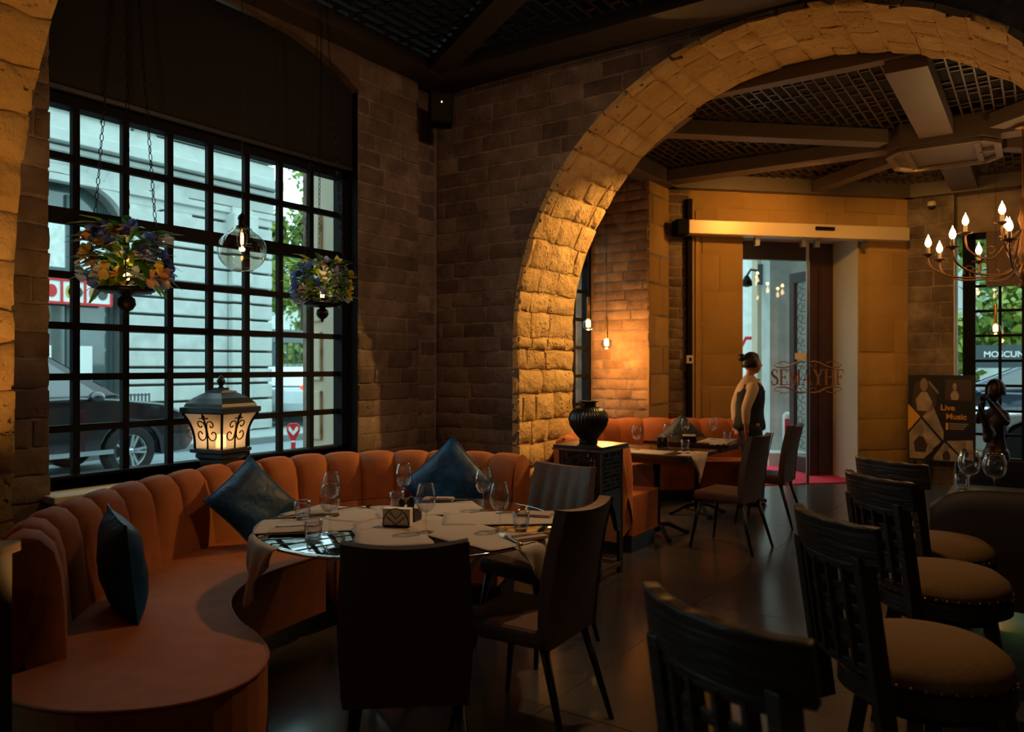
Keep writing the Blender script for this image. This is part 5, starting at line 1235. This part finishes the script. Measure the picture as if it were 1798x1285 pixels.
for s_ in (-1, 1):
    MB().ball((.089, s_*.030, 1.523), .008, .012, .007, n=8, k=6).build('eye', 'paper', t, smooth=True)
    MB().ball((.095, s_*.030, 1.523), .004, .005, .005, n=8, k=6).build('pupil', 'hair', t, smooth=True)
    MB().tube([(.104, s_*.014, 1.543), (.103, s_*.03, 1.548), (.088, s_*.048, 1.541)], .003, 5).build('eyebrow', 'hair', t)
    MB().prism([(.02, 0), (.085, s_*.05), (.08, s_*.012), (.04, 0)], 1.345, 1.362).build('collar', 'blouse', t)
MB().ball((.107, 0, 1.467), .008, .020, .006, n=8, k=6).build('mouth', 'red', t, smooth=True)
MB().ball((.140, -.05, 1.225), .006, .014, .010, n=8, k=6).build('name_badge', 'alu', t)
# statue
sp0 = Vector((4.14, 4.33, 0)); t = thing('bronze_statue', 'dark bronze figure playing a pipe on a pedestal before the far right window', 'statue', tuple(sp0), math.atan2(sw, cw)+PI+.5)
b0 = [(0, 0, .62, .10, .115), (0, 0, .70, .085, .105), (.0, 0, .80, .072, .085), (.005, 0, .90, .085, .105), (.0, 0, .99, .078, .105), (-.005, 0, 1.06, .045), (.0, 0, 1.12, .04)]
arms_ = []
for s_, el, wr in ((1, (.10, .17, .88), (.18, .05, 1.10)), (-1, (.08, -.16, .88), (.19, -.02, 1.12))): arms_ += [[b0[4], (0, s_*.10, 1.0, .048), (*el, .038), (*wr, .028), (wr[0]+.02, wr[1], wr[2]+.03, .026)]]+hand((wr[0]+.02, wr[1], wr[2]+.03), wr, (.3, -s_*.6, .6), (1, 0, .3), .05)
figure('figure', [b0]+arms_+[[b0[0], (0, s_*.05, .52, .08), (.01, s_*.06, .36, .065), (0, s_*.06, .22, .05)] for s_ in (-1, 1)], head_mesh((.02, 0, 1.22), .95), 'bronze', t, .010)
P = [[(.010+(.098*math.sin(ph)*math.cos(th)), .086*math.sin(ph)*math.sin(th), 1.235+.118*math.cos(ph)+.006*math.sin(th*8)*math.sin(ph*9)) for th in [.9+(2*PI-1.8)*j/24 for j in range(25)]] for ph in [PI*.62*i/12 for i in range(13)]]
MB().grid(P).build('hair_curls', 'bronze', t, smooth=True, solid=.02)
MB().tube([(.11, 0, 1.19), (.30, .01, 1.10)], [.008, .014], 8).build('pipe', 'bronze', t, smooth=True)
skin('drape', [[(0, 0, .68, .13, .14), (0, 0, .50, .13, .15), (.01, 0, .36, .125, .155), (0, 0, .22, .13, .165)]], 'bronze', t)
skin('left_branch', [[(.02, .0, .80, .05), (.12, .02, .84, .09), (.22, .03, .86, .05), (.32, .04, .98, .026), (.40, .05, 1.10, .018)], [(.12, .02, .84, .09), (.18, .02, .74, .06), (.24, .02, .70, .035)]], 'bronze', t)
skin('right_drape', [[(-.04, 0, .90, .05), (-.14, -.05, .88, .08), (-.26, -.1, .82, .065), (-.38, -.15, .77, .06), (-.50, -.2, .84, .08)]], 'bronze', t)
MB().tube([(.16+.05*math.cos(q), 0, .30+.07*math.sin(q)) for q in [.7*i-.6+1.2 for i in range(7)]], .008, 6).build('handle', 'bronze', t, smooth=True)
MB().lathe([(.17, 0), (.18, .03), (.15, .06), (.14, .14), (.17, .17), (.17, .195), (.001, .2)], 20).build('pedestal', 'bronze', t, smooth=True, cut=.7)
# dark post at the left edge of the picture, beside the banquette

p = dep(-103, 642, 2.12); t = thing('black_pedestal', 'narrow black pedestal at the left edge, beside the end of the banquette', 'pedestal', (p.x, p.y, 0), math.atan2(sw, cw))
MB().box(-.12, .12, -.12, .12, 0, .96).build('column', 'black', t, bevel=.006); MB().box(-.135, .135, -.135, .135, .96, .99).build('top_plate', 'lacquer', t, bevel=.004); MB().box(-.135, .135, -.135, .135, 0, .05).build('foot_plate', 'lacquer', t)
# ================================================================== STREET
SZ = -.12
st = struct(MB().box(-30, -.56, -25, 60, -.30, SZ).build('street', 'asphalt'))
tag(MB().box(-30, -8.9, -25, 40, SZ, SZ+.10).build('pavement', 'pave'), 'grey pavement along the far side of the street', 'pavement')
struct(MB().box(-9.0, -8.82, -25, 40, SZ, SZ+.13).build('trim_2', 'kerb'))
struct(MB().box(-30, 40, 6.6, 60, -.29, -.06).build('courtyard_ground', 'pave'))
FXx = -11.0
def fy(px): return onx(px, 642, FXx).y
def fz(px, py): return onx(px, py, FXx).z
fa = thing('street_building', 'pale rusticated stone building across the street with arched shop front', 'building')
yA, yS, yE = fy(40)-2.2, fy(212), fy(472)
ya0, ya1 = yS-2.6, yS+.0     # arch opening
ztop = 8.0
ac = (ya0+ya1)/2+0.0; ar = (ya1-ya0)/2; azs = fz(212, 396)
poly = [(yA-4, SZ), (ya0, SZ), (ya0, azs)]+[(ac-ar*math.cos(PI*i/20), azs+ar*.62*math.sin(PI*i/20)) for i in range(1, 20)]+[(ya1, azs), (ya1, SZ), (yE, SZ), (yE, ztop), (yA-4, ztop)]
WM = basis((FXx, 0, 0), (0, 1, 0), (0, 0, 1), (1, 0, 0))
MB().prism(poly, -.6, -.02, WM).build('wall', 'facade_dark', fa)
# courses of smooth rusticated blocks right of the arch
z = SZ+.1; hC = .372
pil0, pil1 = fy(396), fy(432)
while z < 5.0:
    for a, c, d in ((ya1+.02, pil0, .10), (pil0, pil1, .26), (pil1, yE, .14)):
        n = max(1, round((c-a)/2.6))
        for k in range(n):
            b = MB().box(a+(c-a)*k/n+.006, a+(c-a)*(k+1)/n-.006, z+.028, z+hC-.028, -.05, d, WM); b.build('stone_course', 'facade', fa, bevel=.02)
    z += hC
# side wall of the corner running away from the street
z = SZ+.1
while z < 5.0:
    MB().box(FXx-3.5, FXx-.05, yE-.05, yE+.12, z+.028, z+hC-.028).build('stone_course', 'facade', fa, bevel=.02); z += hC
# left of the arch and voussoirs
z = SZ+.1
while z < azs: MB().box(yA-4, ya0-.02, z+.028, z+hC-.028, -.05, .10, WM).build('stone_course', 'facade', fa, bevel=.02); z += hC
for i in range(13):
    a0, a1 = PI*i/13+.012, PI*(i+1)/13-.012
    def q_(r_, a): return (ac-(ar+r_)*math.cos(a), azs+(ar+r_)*(.62 if r_ < .5 else .78)*math.sin(a))
    MB().prism([q_(.30, a0), q_(.30, a1), (ac-(ar+1.6)*math.cos(a1), azs+(ar+1.5)*math.sin(a1)), (ac-(ar+1.6)*math.cos(a0), azs+(ar+1.5)*math.sin(a0))], -.05, .09, WM).build('voussoir', 'facade', fa)
b = MB()
for i in range(20): 
    a0, a1 = PI*i/20, PI*(i+1)/20
    b.prism([q_(0, a0), q_(0, a1), q_(.26, a1), q_(.26, a0)], -.3, .16, WM)
b.build('archivolt', 'facade', fa, smooth=False)
# upper cornices
for z0, z1, d in ((5.02, 5.16, .18), (5.20, 5.55, .08), (5.58, 5.68, .25), (5.72, 5.95, .45), (6.0, 6.35, .10), (6.4, 6.5, .2)):
    MB().box(yA-4, yE+.1, z0, z1, -.05, d, WM).build('cornice', 'facade', fa, bevel=.015)
MB().box(pil0-.05, pil1+.05, 4.55, 5.0, -.05, .42, WM).build('console', 'facade', fa, bevel=.03)
MB().box(yA-4, yE, 6.5, 8.0, -.05, .05, WM).build('upper_wall', 'facade', fa)
# shop front inside the arch
MB().box(ya0, ya1-.02, SZ, 3.2, -.35, -.30, WM).build('shop_glass', 'shopglass', fa)
MB().box(ya0, ya1, azs-.05, azs+ar*.7, -.40, -.33, WM).build('arch_window', 'shopglass', fa)
for y in (ya0+.9, ya0+1.7, ya1-.05): MB().box(y-.04, y+.04, SZ, azs+.5, -.33, -.26, WM).build('shop_mullion', 'grey_green', fa)
MB().box(ya0, ya1, fz(150, 482)-.02, fz(150, 482)+.12, -.33, -.2, WM).build('shop_lintel', 'grey_green', fa)
s0, s1 = fy(40), fy(196); z0, z1 = fz(150, 534), fz(150, 494)
sg = thing('shop_sign', 'white shop sign panels framed in red showing plates of food, across the street', 'sign')
MB().box(s0, s1, z0, z1, -.1, -.02, WM).build('sign_board', 'white', sg)
for z in (z0, z1): MB().box(s0, s1, z-.025, z+.025, -.08, .0, WM).build('red_rail', 'red', sg)
xs_ = [s0, fy(109), fy(150), s1]
for x in xs_: MB().box(x-.022, x+.022, z0, z1, -.08, .002, WM).build('red_stile', 'red', sg)
for a, c, m1 in ((fy(82), fy(101), 'lamp_red'), (fy(116), fy(128), 'fl_yellow'), (fy(157), fy(172), 'fl_peach'), (fy(172), fy(190), 'facade_dark'), (fy(120), fy(146), 'bark')):
    m_ = (a+c)/2; zz = (z0+z1)/2; 
    o = MB().prism([(m_+(c-a)/2*math.cos(q), zz+(z1-z0)*.28*math.sin(q)) for q in [PI*i/8 for i in range(16)]], -.03, -.012, WM).build('food_picture', {'lamp_red': 'red'}.get(m1, m1), sg)
for x in (fy(92), fy(165)): MB().box(x-.3, x+.1, .2, 1.9, -.28, -.26, WM).build('window_poster', 'white', fa)
# fence in front of the shop
fe = thing('iron_fence', 'low dark iron railing on the pavement in front of the shop', 'fence'); Fx = -9.6
def gy(px): return onx(px, 642, Fx).y
a, c = gy(110), gy(262)
for z in (.25, .95): MB().bar((Fx, a, z), (Fx, c, z), .03).build('rail', 'grey_green', fe)
n = 22
for i in range(n+1): y = a+(c-a)*i/n; MB().box(Fx-.012, Fx+.012, y-.012, y+.012, SZ+.1, .98).build('bar', 'grey_green', fe)

# ---- garden gate and railings beyond the building corner
gx = -13.0; gt = thing('garden_gate', 'dark iron garden gate with scrollwork beyond the building corner', 'gate')
def hy(px): return onx(px, 642, gx).y
def hz(px, py): return onx(px, py, gx).z
for p0, p1 in ((452, 462), (470, 478)): MB().box(gx-.1, gx+.1, hy(p0), hy(p1), SZ, hz(470, 590)).build('gate_post', 'grey_green', gt, bevel=.01)
MB().box(gx-.12, gx+.12, hy(446), hy(640), hz(520, 602), hz(520, 580)).build('top_beam', 'kerb', gt)
y = hy(482)
while y < hy(600): MB().box(gx-.015, gx+.015, y-.02, y+.02, hz(500, 640)-.3, hz(520, 600)).build('bar', 'grey_green', gt); y += .22
MB().box(gx-.03, gx+.0, hy(470), hy(640), SZ+.1, hz(520, 678)).build('lower_panel', 'grey_green', gt)
for k in range(4):
    yc = hy(488)+(hy(566)-hy(488))*k/3; zc = hz(520, 705); s_ = 1 if k % 2 else -1
    MB().tube([(gx+.03, yc+s_*.55*math.exp(-.22*q)*math.cos(q), zc+.55*math.exp(-.22*q)*math.sin(q)) for q in [.4*i for i in range(22)]], .022, 5).build('scroll', 'alu', gt, smooth=True)
# ---- trees
def tree(label, x, y, z0, h, rx, ry, n, seed, trunk=True, ls=.16, mt='tree'):
    r = random.Random(seed); t = thing('leafy_tree', label, 'tree', (x, y, SZ))
    if trunk:
        MB().tube([(0, 0, 0), (.1, .05, z0*.6), (0, .1, z0+.3*h), (.1, 0, z0+.8*h)], [.16, .13, .09, .03], 8).build('trunk', 'bark', t, smooth=True)
        for k in range(6):
            a = k*1.05; MB().tube([(0, .1, z0+.1*h*k/2), (rx*.4*math.cos(a), ry*.4*math.sin(a), z0+.25*h+.1*h*k/2), (rx*.8*math.cos(a), ry*.8*math.sin(a), z0+.4*h+.09*h*k)], [.06, .04, .015], 6).build('branch', 'bark', t, smooth=True)
    b = MB(); cl = [(r.gauss(0, .45)*rx, r.gauss(0, .45)*ry, z0+h*.5+r.gauss(0, .28)*h, r.uniform(.25, .5)) for _ in range(26)]
    for i in range(n):
        cx_, cy_, cz_, cr = cl[i % 26]; d = Vector((r.gauss(0, 1), r.gauss(0, 1), r.gauss(0, 1))).normalized()*cr*r.uniform(.5, 1)*max(rx, .8)*.9
        p = Vector((cx_, cy_, cz_))+d; u = Vector((r.gauss(0, 1), r.gauss(0, 1), r.gauss(0, 1))).normalized(); v = u.cross(d).normalized(); s_ = ls*r.uniform(.6, 1.3)
        b.add([p-u*s_, p+v*s_*.5, p+u*s_, p-v*s_*.5], [(0, 1, 2, 3)])
    o = b.build('foliage', mt, t); o['kind'] = 'stuff'; return t
p = onx(528, 642, -15.5); tree('leafy green tree behind the garden gate, seen in the right window panes', p.x, p.y, 2.6, 5.0, 1.9, 2.4, 5200, 1)
p = onx(585, 642, -19); tree('farther tree behind the garden gate, mostly hidden', p.x, p.y+.5, 1.8, 6.5, 2.6, 3.0, 3500, 2)
struct(MB().box(-34, -33.5, -10, 60, SZ, 9).build('wall_far', 'facade'))
# ---- cars
def wheel(t, x, y, r, s_, W=.22):
    m = Matrix.Translation((x, y, r)) @ Matrix.Rotation(PI/2, 4, 'X')
    o = MB().lathe([(r*.66, -W/2), (r*.9, -W/2), (r, -W/2+.04), (r, W/2-.04), (r*.9, W/2), (r*.66, W/2), (r*.66, -W/2)], 32, m).build('wheel', 'rubber', t, smooth=True, cut=.6)
    MB().lathe([(.66*r, -W/2+.01), (.64*r, W/2-.02), (.6*r, W/2-.03), (.6*r, -W/2+.02)], 32, m).build('rim_barrel', 'rim', o, smooth=True)
    MB().lathe([(.001, -.02), (.60*r, -.02), (.60*r, .0), (.001, 0)], 24, m).build('brake_disc', 'grey_green', o)
    MB().lathe([(.001, -W/2+.02), (.09*r*1.4, -W/2+.02), (.12*r, W/2-.02), (.10*r, W/2), (.001, W/2)], 12, m).lathe([(.001, -W/2+.02), (.12*r, -W/2+.02), (.12*r, -W/2+.03)], 12, m).build('hub', 'rim', o, smooth=True)
    for k in range(5):
        b = MB()
        for dd in (-.13, .13):
            a = 2*PI*k/5
            for zz in (W/2-.03, -W/2+.03): b.bar(m @ Vector((.1*r*math.cos(a+dd*2), .1*r*math.sin(a+dd*2), zz)), m @ Vector((.64*r*math.cos(a+dd*1.2), .64*r*math.sin(a+dd*1.2), zz)), .035, .03, (0, 1, 0))
        b.build('spoke', 'rim', o)
def car(label, loc, rot, paint, L=4.7, H=1.68, W=1.88, kind='suv'):
    t = thing('parked_car', label, 'car', loc, rot); r = .35; xf, xr = L/2-.92, -L/2+.95       # nose towards +x
    if kind == 'suv': low = [(-L/2, .55), (-L/2, .95), (-L/2+.12, 1.05), (.75, 1.10), (1.2, 1.07), (L/2-.45, .98), (L/2-.12, .85), (L/2, .68), (L/2, .42), (L/2-.1, .30)]; roof = [(-L/2+.18, 1.04), (-L/2+.5, H-.10), (-L/2+1.1, H), (-.1, H+.01), (.35, H-.08), (1.35, 1.08)]
    elif kind == 'van': low = [(-L/2, .5), (-L/2, 1.0), (.95, 1.05), (1.5, 1.02), (L/2-.1, .80), (L/2, .6), (L/2, .35), (L/2-.1, .28)]; roof = [(-L/2+.03, 1.0), (-L/2+.12, H), (.6, H), (1.7, 1.02)]
    else: low = [(-L/2, .5), (-L/2, .85), (-L/2+.2, .93), (.7, .95), (L/2-.5, .85), (L/2-.1, .72), (L/2, .55), (L/2, .35), (L/2-.1, .26)]; roof = [(-L/2+.1, .92), (-L/2+.7, H-.08), (-.2, H), (.3, H-.05), (1.3, .93)]
    def arch_(x0): return [(x0-(r+.07)*math.cos(a)*-1, .34+(r+.07)*math.sin(a)) for a in [PI*i/10 for i in range(11)]]
    bot = [(xf+(r+.07), .26)]+[(xf+(r+.07)*math.cos(PI*i/10), .33+(r+.07)*math.sin(PI*i/10)) for i in range(11)]+[(xr+(r+.07)*math.cos(PI*i/10), .33+(r+.07)*math.sin(PI*i/10)) for i in range(11)]+[(-L/2+.1, .28)]
    poly = low+bot; m = Matrix(((1, 0, 0, 0), (0, 0, 1, 0), (0, 1, 0, 0), (0, 0, 0, 1)))
    MB().prism(poly, -W/2, W/2, m).build('body', paint, t, bevel=.05, seg=3)
    # greenhouse tapers inward
    vs = []; k = len(roof)
    for s_ in (-1, 1):
        for x, z in roof: vs.append((x, s_*(W/2-.06-.22*max(0, (z-1.0))/(H-1.0)), z))
    MB().add(vs, [tuple(range(k)), tuple(range(2*k-1, k-1, -1))]+[(i, i+1, k+i+1, k+i) for i in range(k-1)]+[(k-1, 0, k, 2*k-1)]).build('cabin', paint, t, bevel=.03)
    for s_ in (-1, 1):
        def off(x, z): return (x, s_*(W/2-.06-.22*max(0, (z-1.0))/(H-1.0)+.006), z)
        zt_ = H-.13; zb = roof[0][1]+.06
        xa = roof[0][0]+.35; xb_ = roof[-1][0]-.25; xc = roof[-2][0]-.02
        for a, c, tt in ((xa, -.25, (xa+.35, -.25)), (-.19, xb_, (-.19, xc))):
            vs = [off(a, zb), off(c, zb), off(tt[1], zt_), off(tt[0], zt_)]; b = MB().add(vs+[(v[0], v[1]-s_*.02, v[2]) for v in vs], [(0, 1, 2, 3), (7, 6, 5, 4), (0, 1, 5, 4), (1, 2, 6, 5), (2, 3, 7, 6), (3, 0, 4, 7)]); b.build('side_window', 'car_glass', t)
        wheel(t, xf, s_*(W/2-.12), r, s_); wheel(t, xr, s_*(W/2-.12), r, s_)
        MB().ball((.95, s_*(W/2+.06), 1.10), .10, .10, .075, n=10, k=7).build('wing_mirror', paint, t, smooth=True)
        for x in (.05, -1.05): MB().box(x-.11, x+.11, s_*(W/2+.02)-.02, s_*(W/2+.02)+.02, .90, .935).build('door_handle', 'rim', t, bevel=.006)
        MB().ball((L/2-.28, s_*(W/2-.18), .80), .22, .15, .085, n=10, k=7).build('headlamp', 'headlamp', t, smooth=True)
        MB().ball((-L/2+.06, s_*(W/2-.16), .88), .08, .15, .10, n=10, k=7).build('tail_lamp', 'lamp_red', t, smooth=True)
        MB().box(-1.2, 1.2, s_*(W/2)-.012*1, s_*(W/2)+.012, .34, .40).build('sill_trim', 'rim', t)
        MB().box(L/2-.2, L/2+.01, s_*(W/2-.35)-.1, s_*(W/2-.35)+.1, .45, .55).build('fog_lamp', 'lamp_red' if paint == 'car_black' else 'headlamp', t)
    a, c = roof[-1], roof[-2]; n_ = Vector((c[1]-a[1], 0, a[0]-c[0])).normalized()*-1*-1
    def ws(f, s_, o_): x = a[0]+(c[0]-a[0])*f; z = a[1]+(c[1]-a[1])*f; return (x+.02*o_, s_*(W/2-.12-.22*max(0, (z-1))/(H-1)), z+.01*o_)
    MB().add([ws(.1, -1, 1), ws(.1, 1, 1), ws(.92, 1, 1), ws(.92, -1, 1)], [(0, 1, 2, 3)]).build('windscreen', 'car_glass', t, solid=.01)
    return t
car('black four-door car parked outside the big street window', (-7.40, -.85, SZ), PI/2, 'car_black', 4.75, 1.78).scale = (1.08,)*3
p = dep(540, 650, 21); car('silver hatchback behind the garden railings', (p.x, p.y, SZ+.2), PI/2+.5, 'car_white', 4.1, 1.48, 1.75, 'hatch')
p = dep(500, 640, 31); car('pale van behind the hatchback beyond the railings', (p.x, p.y, SZ+.2), PI/2+.3, 'car_white', 4.6, 1.95, 1.85, 'van')
# parking post with heart sign
pp_ = dep(515, 765, 10.2); zt_ = dep(515, 743, 10.2).z; zb_ = dep(515, 797, 10.2).z
t = thing('parking_post', 'small red street post with white heart-shaped mark', 'street post', (pp_.x, pp_.y, SZ), math.atan2(CAM.y-pp_.y, CAM.x-pp_.x)+PI/2)
pw = .075; hz_ = lambda py: dep(515, py, 10.2).z-SZ
mm = Matrix(((1, 0, 0, 0), (0, 0, 1, 0), (0, 1, 0, 0), (0, 0, 0, 1)))
MB().prism([(-.034, hz_(772)), (-.085, hz_(757)), (-.082, hz_(748)), (-.05, hz_(743)), (.05, hz_(743)), (.082, hz_(748)), (.085, hz_(757)), (.034, hz_(772))], -.03, .03, mm).build('sign_head', 'red', t, bevel=.008)
MB().prism([(0, hz_(764)), (-.06, hz_(755)), (-.062, hz_(749.5)), (-.04, hz_(748.5)), (0, hz_(757)), (.04, hz_(748.5)), (.062, hz_(749.5)), (.06, hz_(755))], -.036, -.031, mm).build('heart_mark', 'white', t)
MB().box(-.03, .03, -.025, .025, 0, hz_(771)).build('post', 'red', t, bevel=.006); MB().box(-.025, .025, -.029, -.026, hz_(776), hz_(773)).build('label_strip', 'white', t)

# ================================================================== OUTSIDE THE ENTRANCE
def blk(name, px0, px1, Y0, Y1, z0, z1, mt, label=None, cat=None):
    a = dep(px0, 642, Y0); c = dep(px1, 642, Y0); d = Vector((-sw, cw, 0))*(Y1-Y0)
    o = MB().add([(a.x, a.y, z0), (c.x, c.y, z0), (c.x+d.x, c.y+d.y, z0), (a.x+d.x, a.y+d.y, z0), (a.x, a.y, z1), (c.x, c.y, z1), (c.x+d.x, c.y+d.y, z1), (a.x+d.x, a.y+d.y, z1)], [(0, 3, 2, 1), (4, 5, 6, 7), (0, 1, 5, 4), (1, 2, 6, 5), (2, 3, 7, 6), (3, 0, 4, 7)]).build(name, mt)
    if label: tag(o, label, cat)
    return o
struct(blk('wall_outer', 1352, 1440, 11.9, 12.3, -.2, 5.5, 'facade'))
blk('stone_ledge', 1350, 1420, 11.5, 11.9, -.1, .20, 'facade', 'low stone ledge outside the entrance door', 'ledge')
blk('stone_column', 1330, 1353, 12.6, 12.9, -.2, 5.5, 'pale', 'tall pale column outside the entrance door', 'column')
p = dep(1383, 800, 11.7); t = thing('litter_bin', 'white and red slim bin against the wall outside the entrance', 'bin', (p.x, p.y, .20))
MB().lathe([(.075, 0), (.075, .50), (.07, .56), (.03, .60), (.001, .605)], 20).build('shell', 'white', t, smooth=True); MB().box(-.02, .05, -.085, -.06, .02, .5).build('red_strip', 'red', t)
p = dep(1338, 482, 12.3); t = thing('wall_lamp', 'dark wall lamp on the column outside the entrance', 'wall lamp', tuple(p))
MB().box(-.05, .10, -.06, .06, -.16, .16).build('bracket_plate', 'grey_green', t); MB().tube([(0, 0, .05), (-.15, -.1, .08), (-.2, -.14, -.02)], .02, 6).build('arm', 'grey_green', t); 
m = Matrix.Translation((-.2, -.14, -.12)); MB().lathe([(.03, .1), (.08, .02), (.09, -.06), (.02, -.08)], 10, m).build('shade', 'iron', t)
p = dep(1321, 615, 14.5); MB_S = 0
t = thing('hanging_sign', 'small hexagonal pink and white sign outside the entrance', 'sign', tuple(p), .3)
MB().prism([(.26*math.cos(PI/3*i), .30*math.sin(PI/3*i)) for i in range(6)], -.03, .03, mm).build('sign_frame', 'red', t); MB().box(-.04, .04, -.03, .03, -p.z-.1, -.25).build('post', 'alu', t); MB().prism([(.2*math.cos(PI/3*i), .23*math.sin(PI/3*i)) for i in range(6)], -.035, .035, mm).build('sign_face', 'white', t)
# ---- street beyond the far right window
tree('green shrubbery behind the cars outside the far right window', 5.9, 15.5, .9, 2.6, 3.0, 1.4, 6000, 8, True, .15)
tree('tall tree outside the far right window', 4.6, 19.0, 2.4, 5.0, 3.0, 2.0, 5000, 9, True, .2)
sgn = thing('street_banner', 'grey banner with a row of white letters outside the far right window', 'sign', tuple(ony(1700, 641, 13.6)))
q0, q1 = ony(1700, 641, 13.6), ony(1830, 641, 13.6); MB().box(0, (q1.x-q0.x), -.02, .02, -.06, .42).build('banner', 'grey_green', sgn)
cu = bpy.data.curves.new('lettering', 'FONT'); cu.body = 'MOSCUN  S  R'; cu.size = .17; cu.extrude = .004; cu.offset = .004; cu.materials.append(M['white']); o = fontmesh(cu); o.parent = sgn; o.location = (.28, -.03, .17); o.rotation_euler = (PI/2, 0, 0)
for x in (.05, q1.x-q0.x-.1): MB().box(x, x+.05, .0, .05, -q0.z-.1, 0).build('support', 'alu', sgn)
car('dark blue car parked outside the far right window', (4.6, 11.6, -.06), PI*.97, 'car_dark', 4.5, 1.62)
car('silver car nearest the far right window', (5.6, 9.2, -.06), PI*1.02, 'car_white', 4.3, 1.25, 1.8, 'hatch')
struct(MB().box(-6, 22, 24, 24.5, -.2, 9).build('wall_distant', 'facade'))
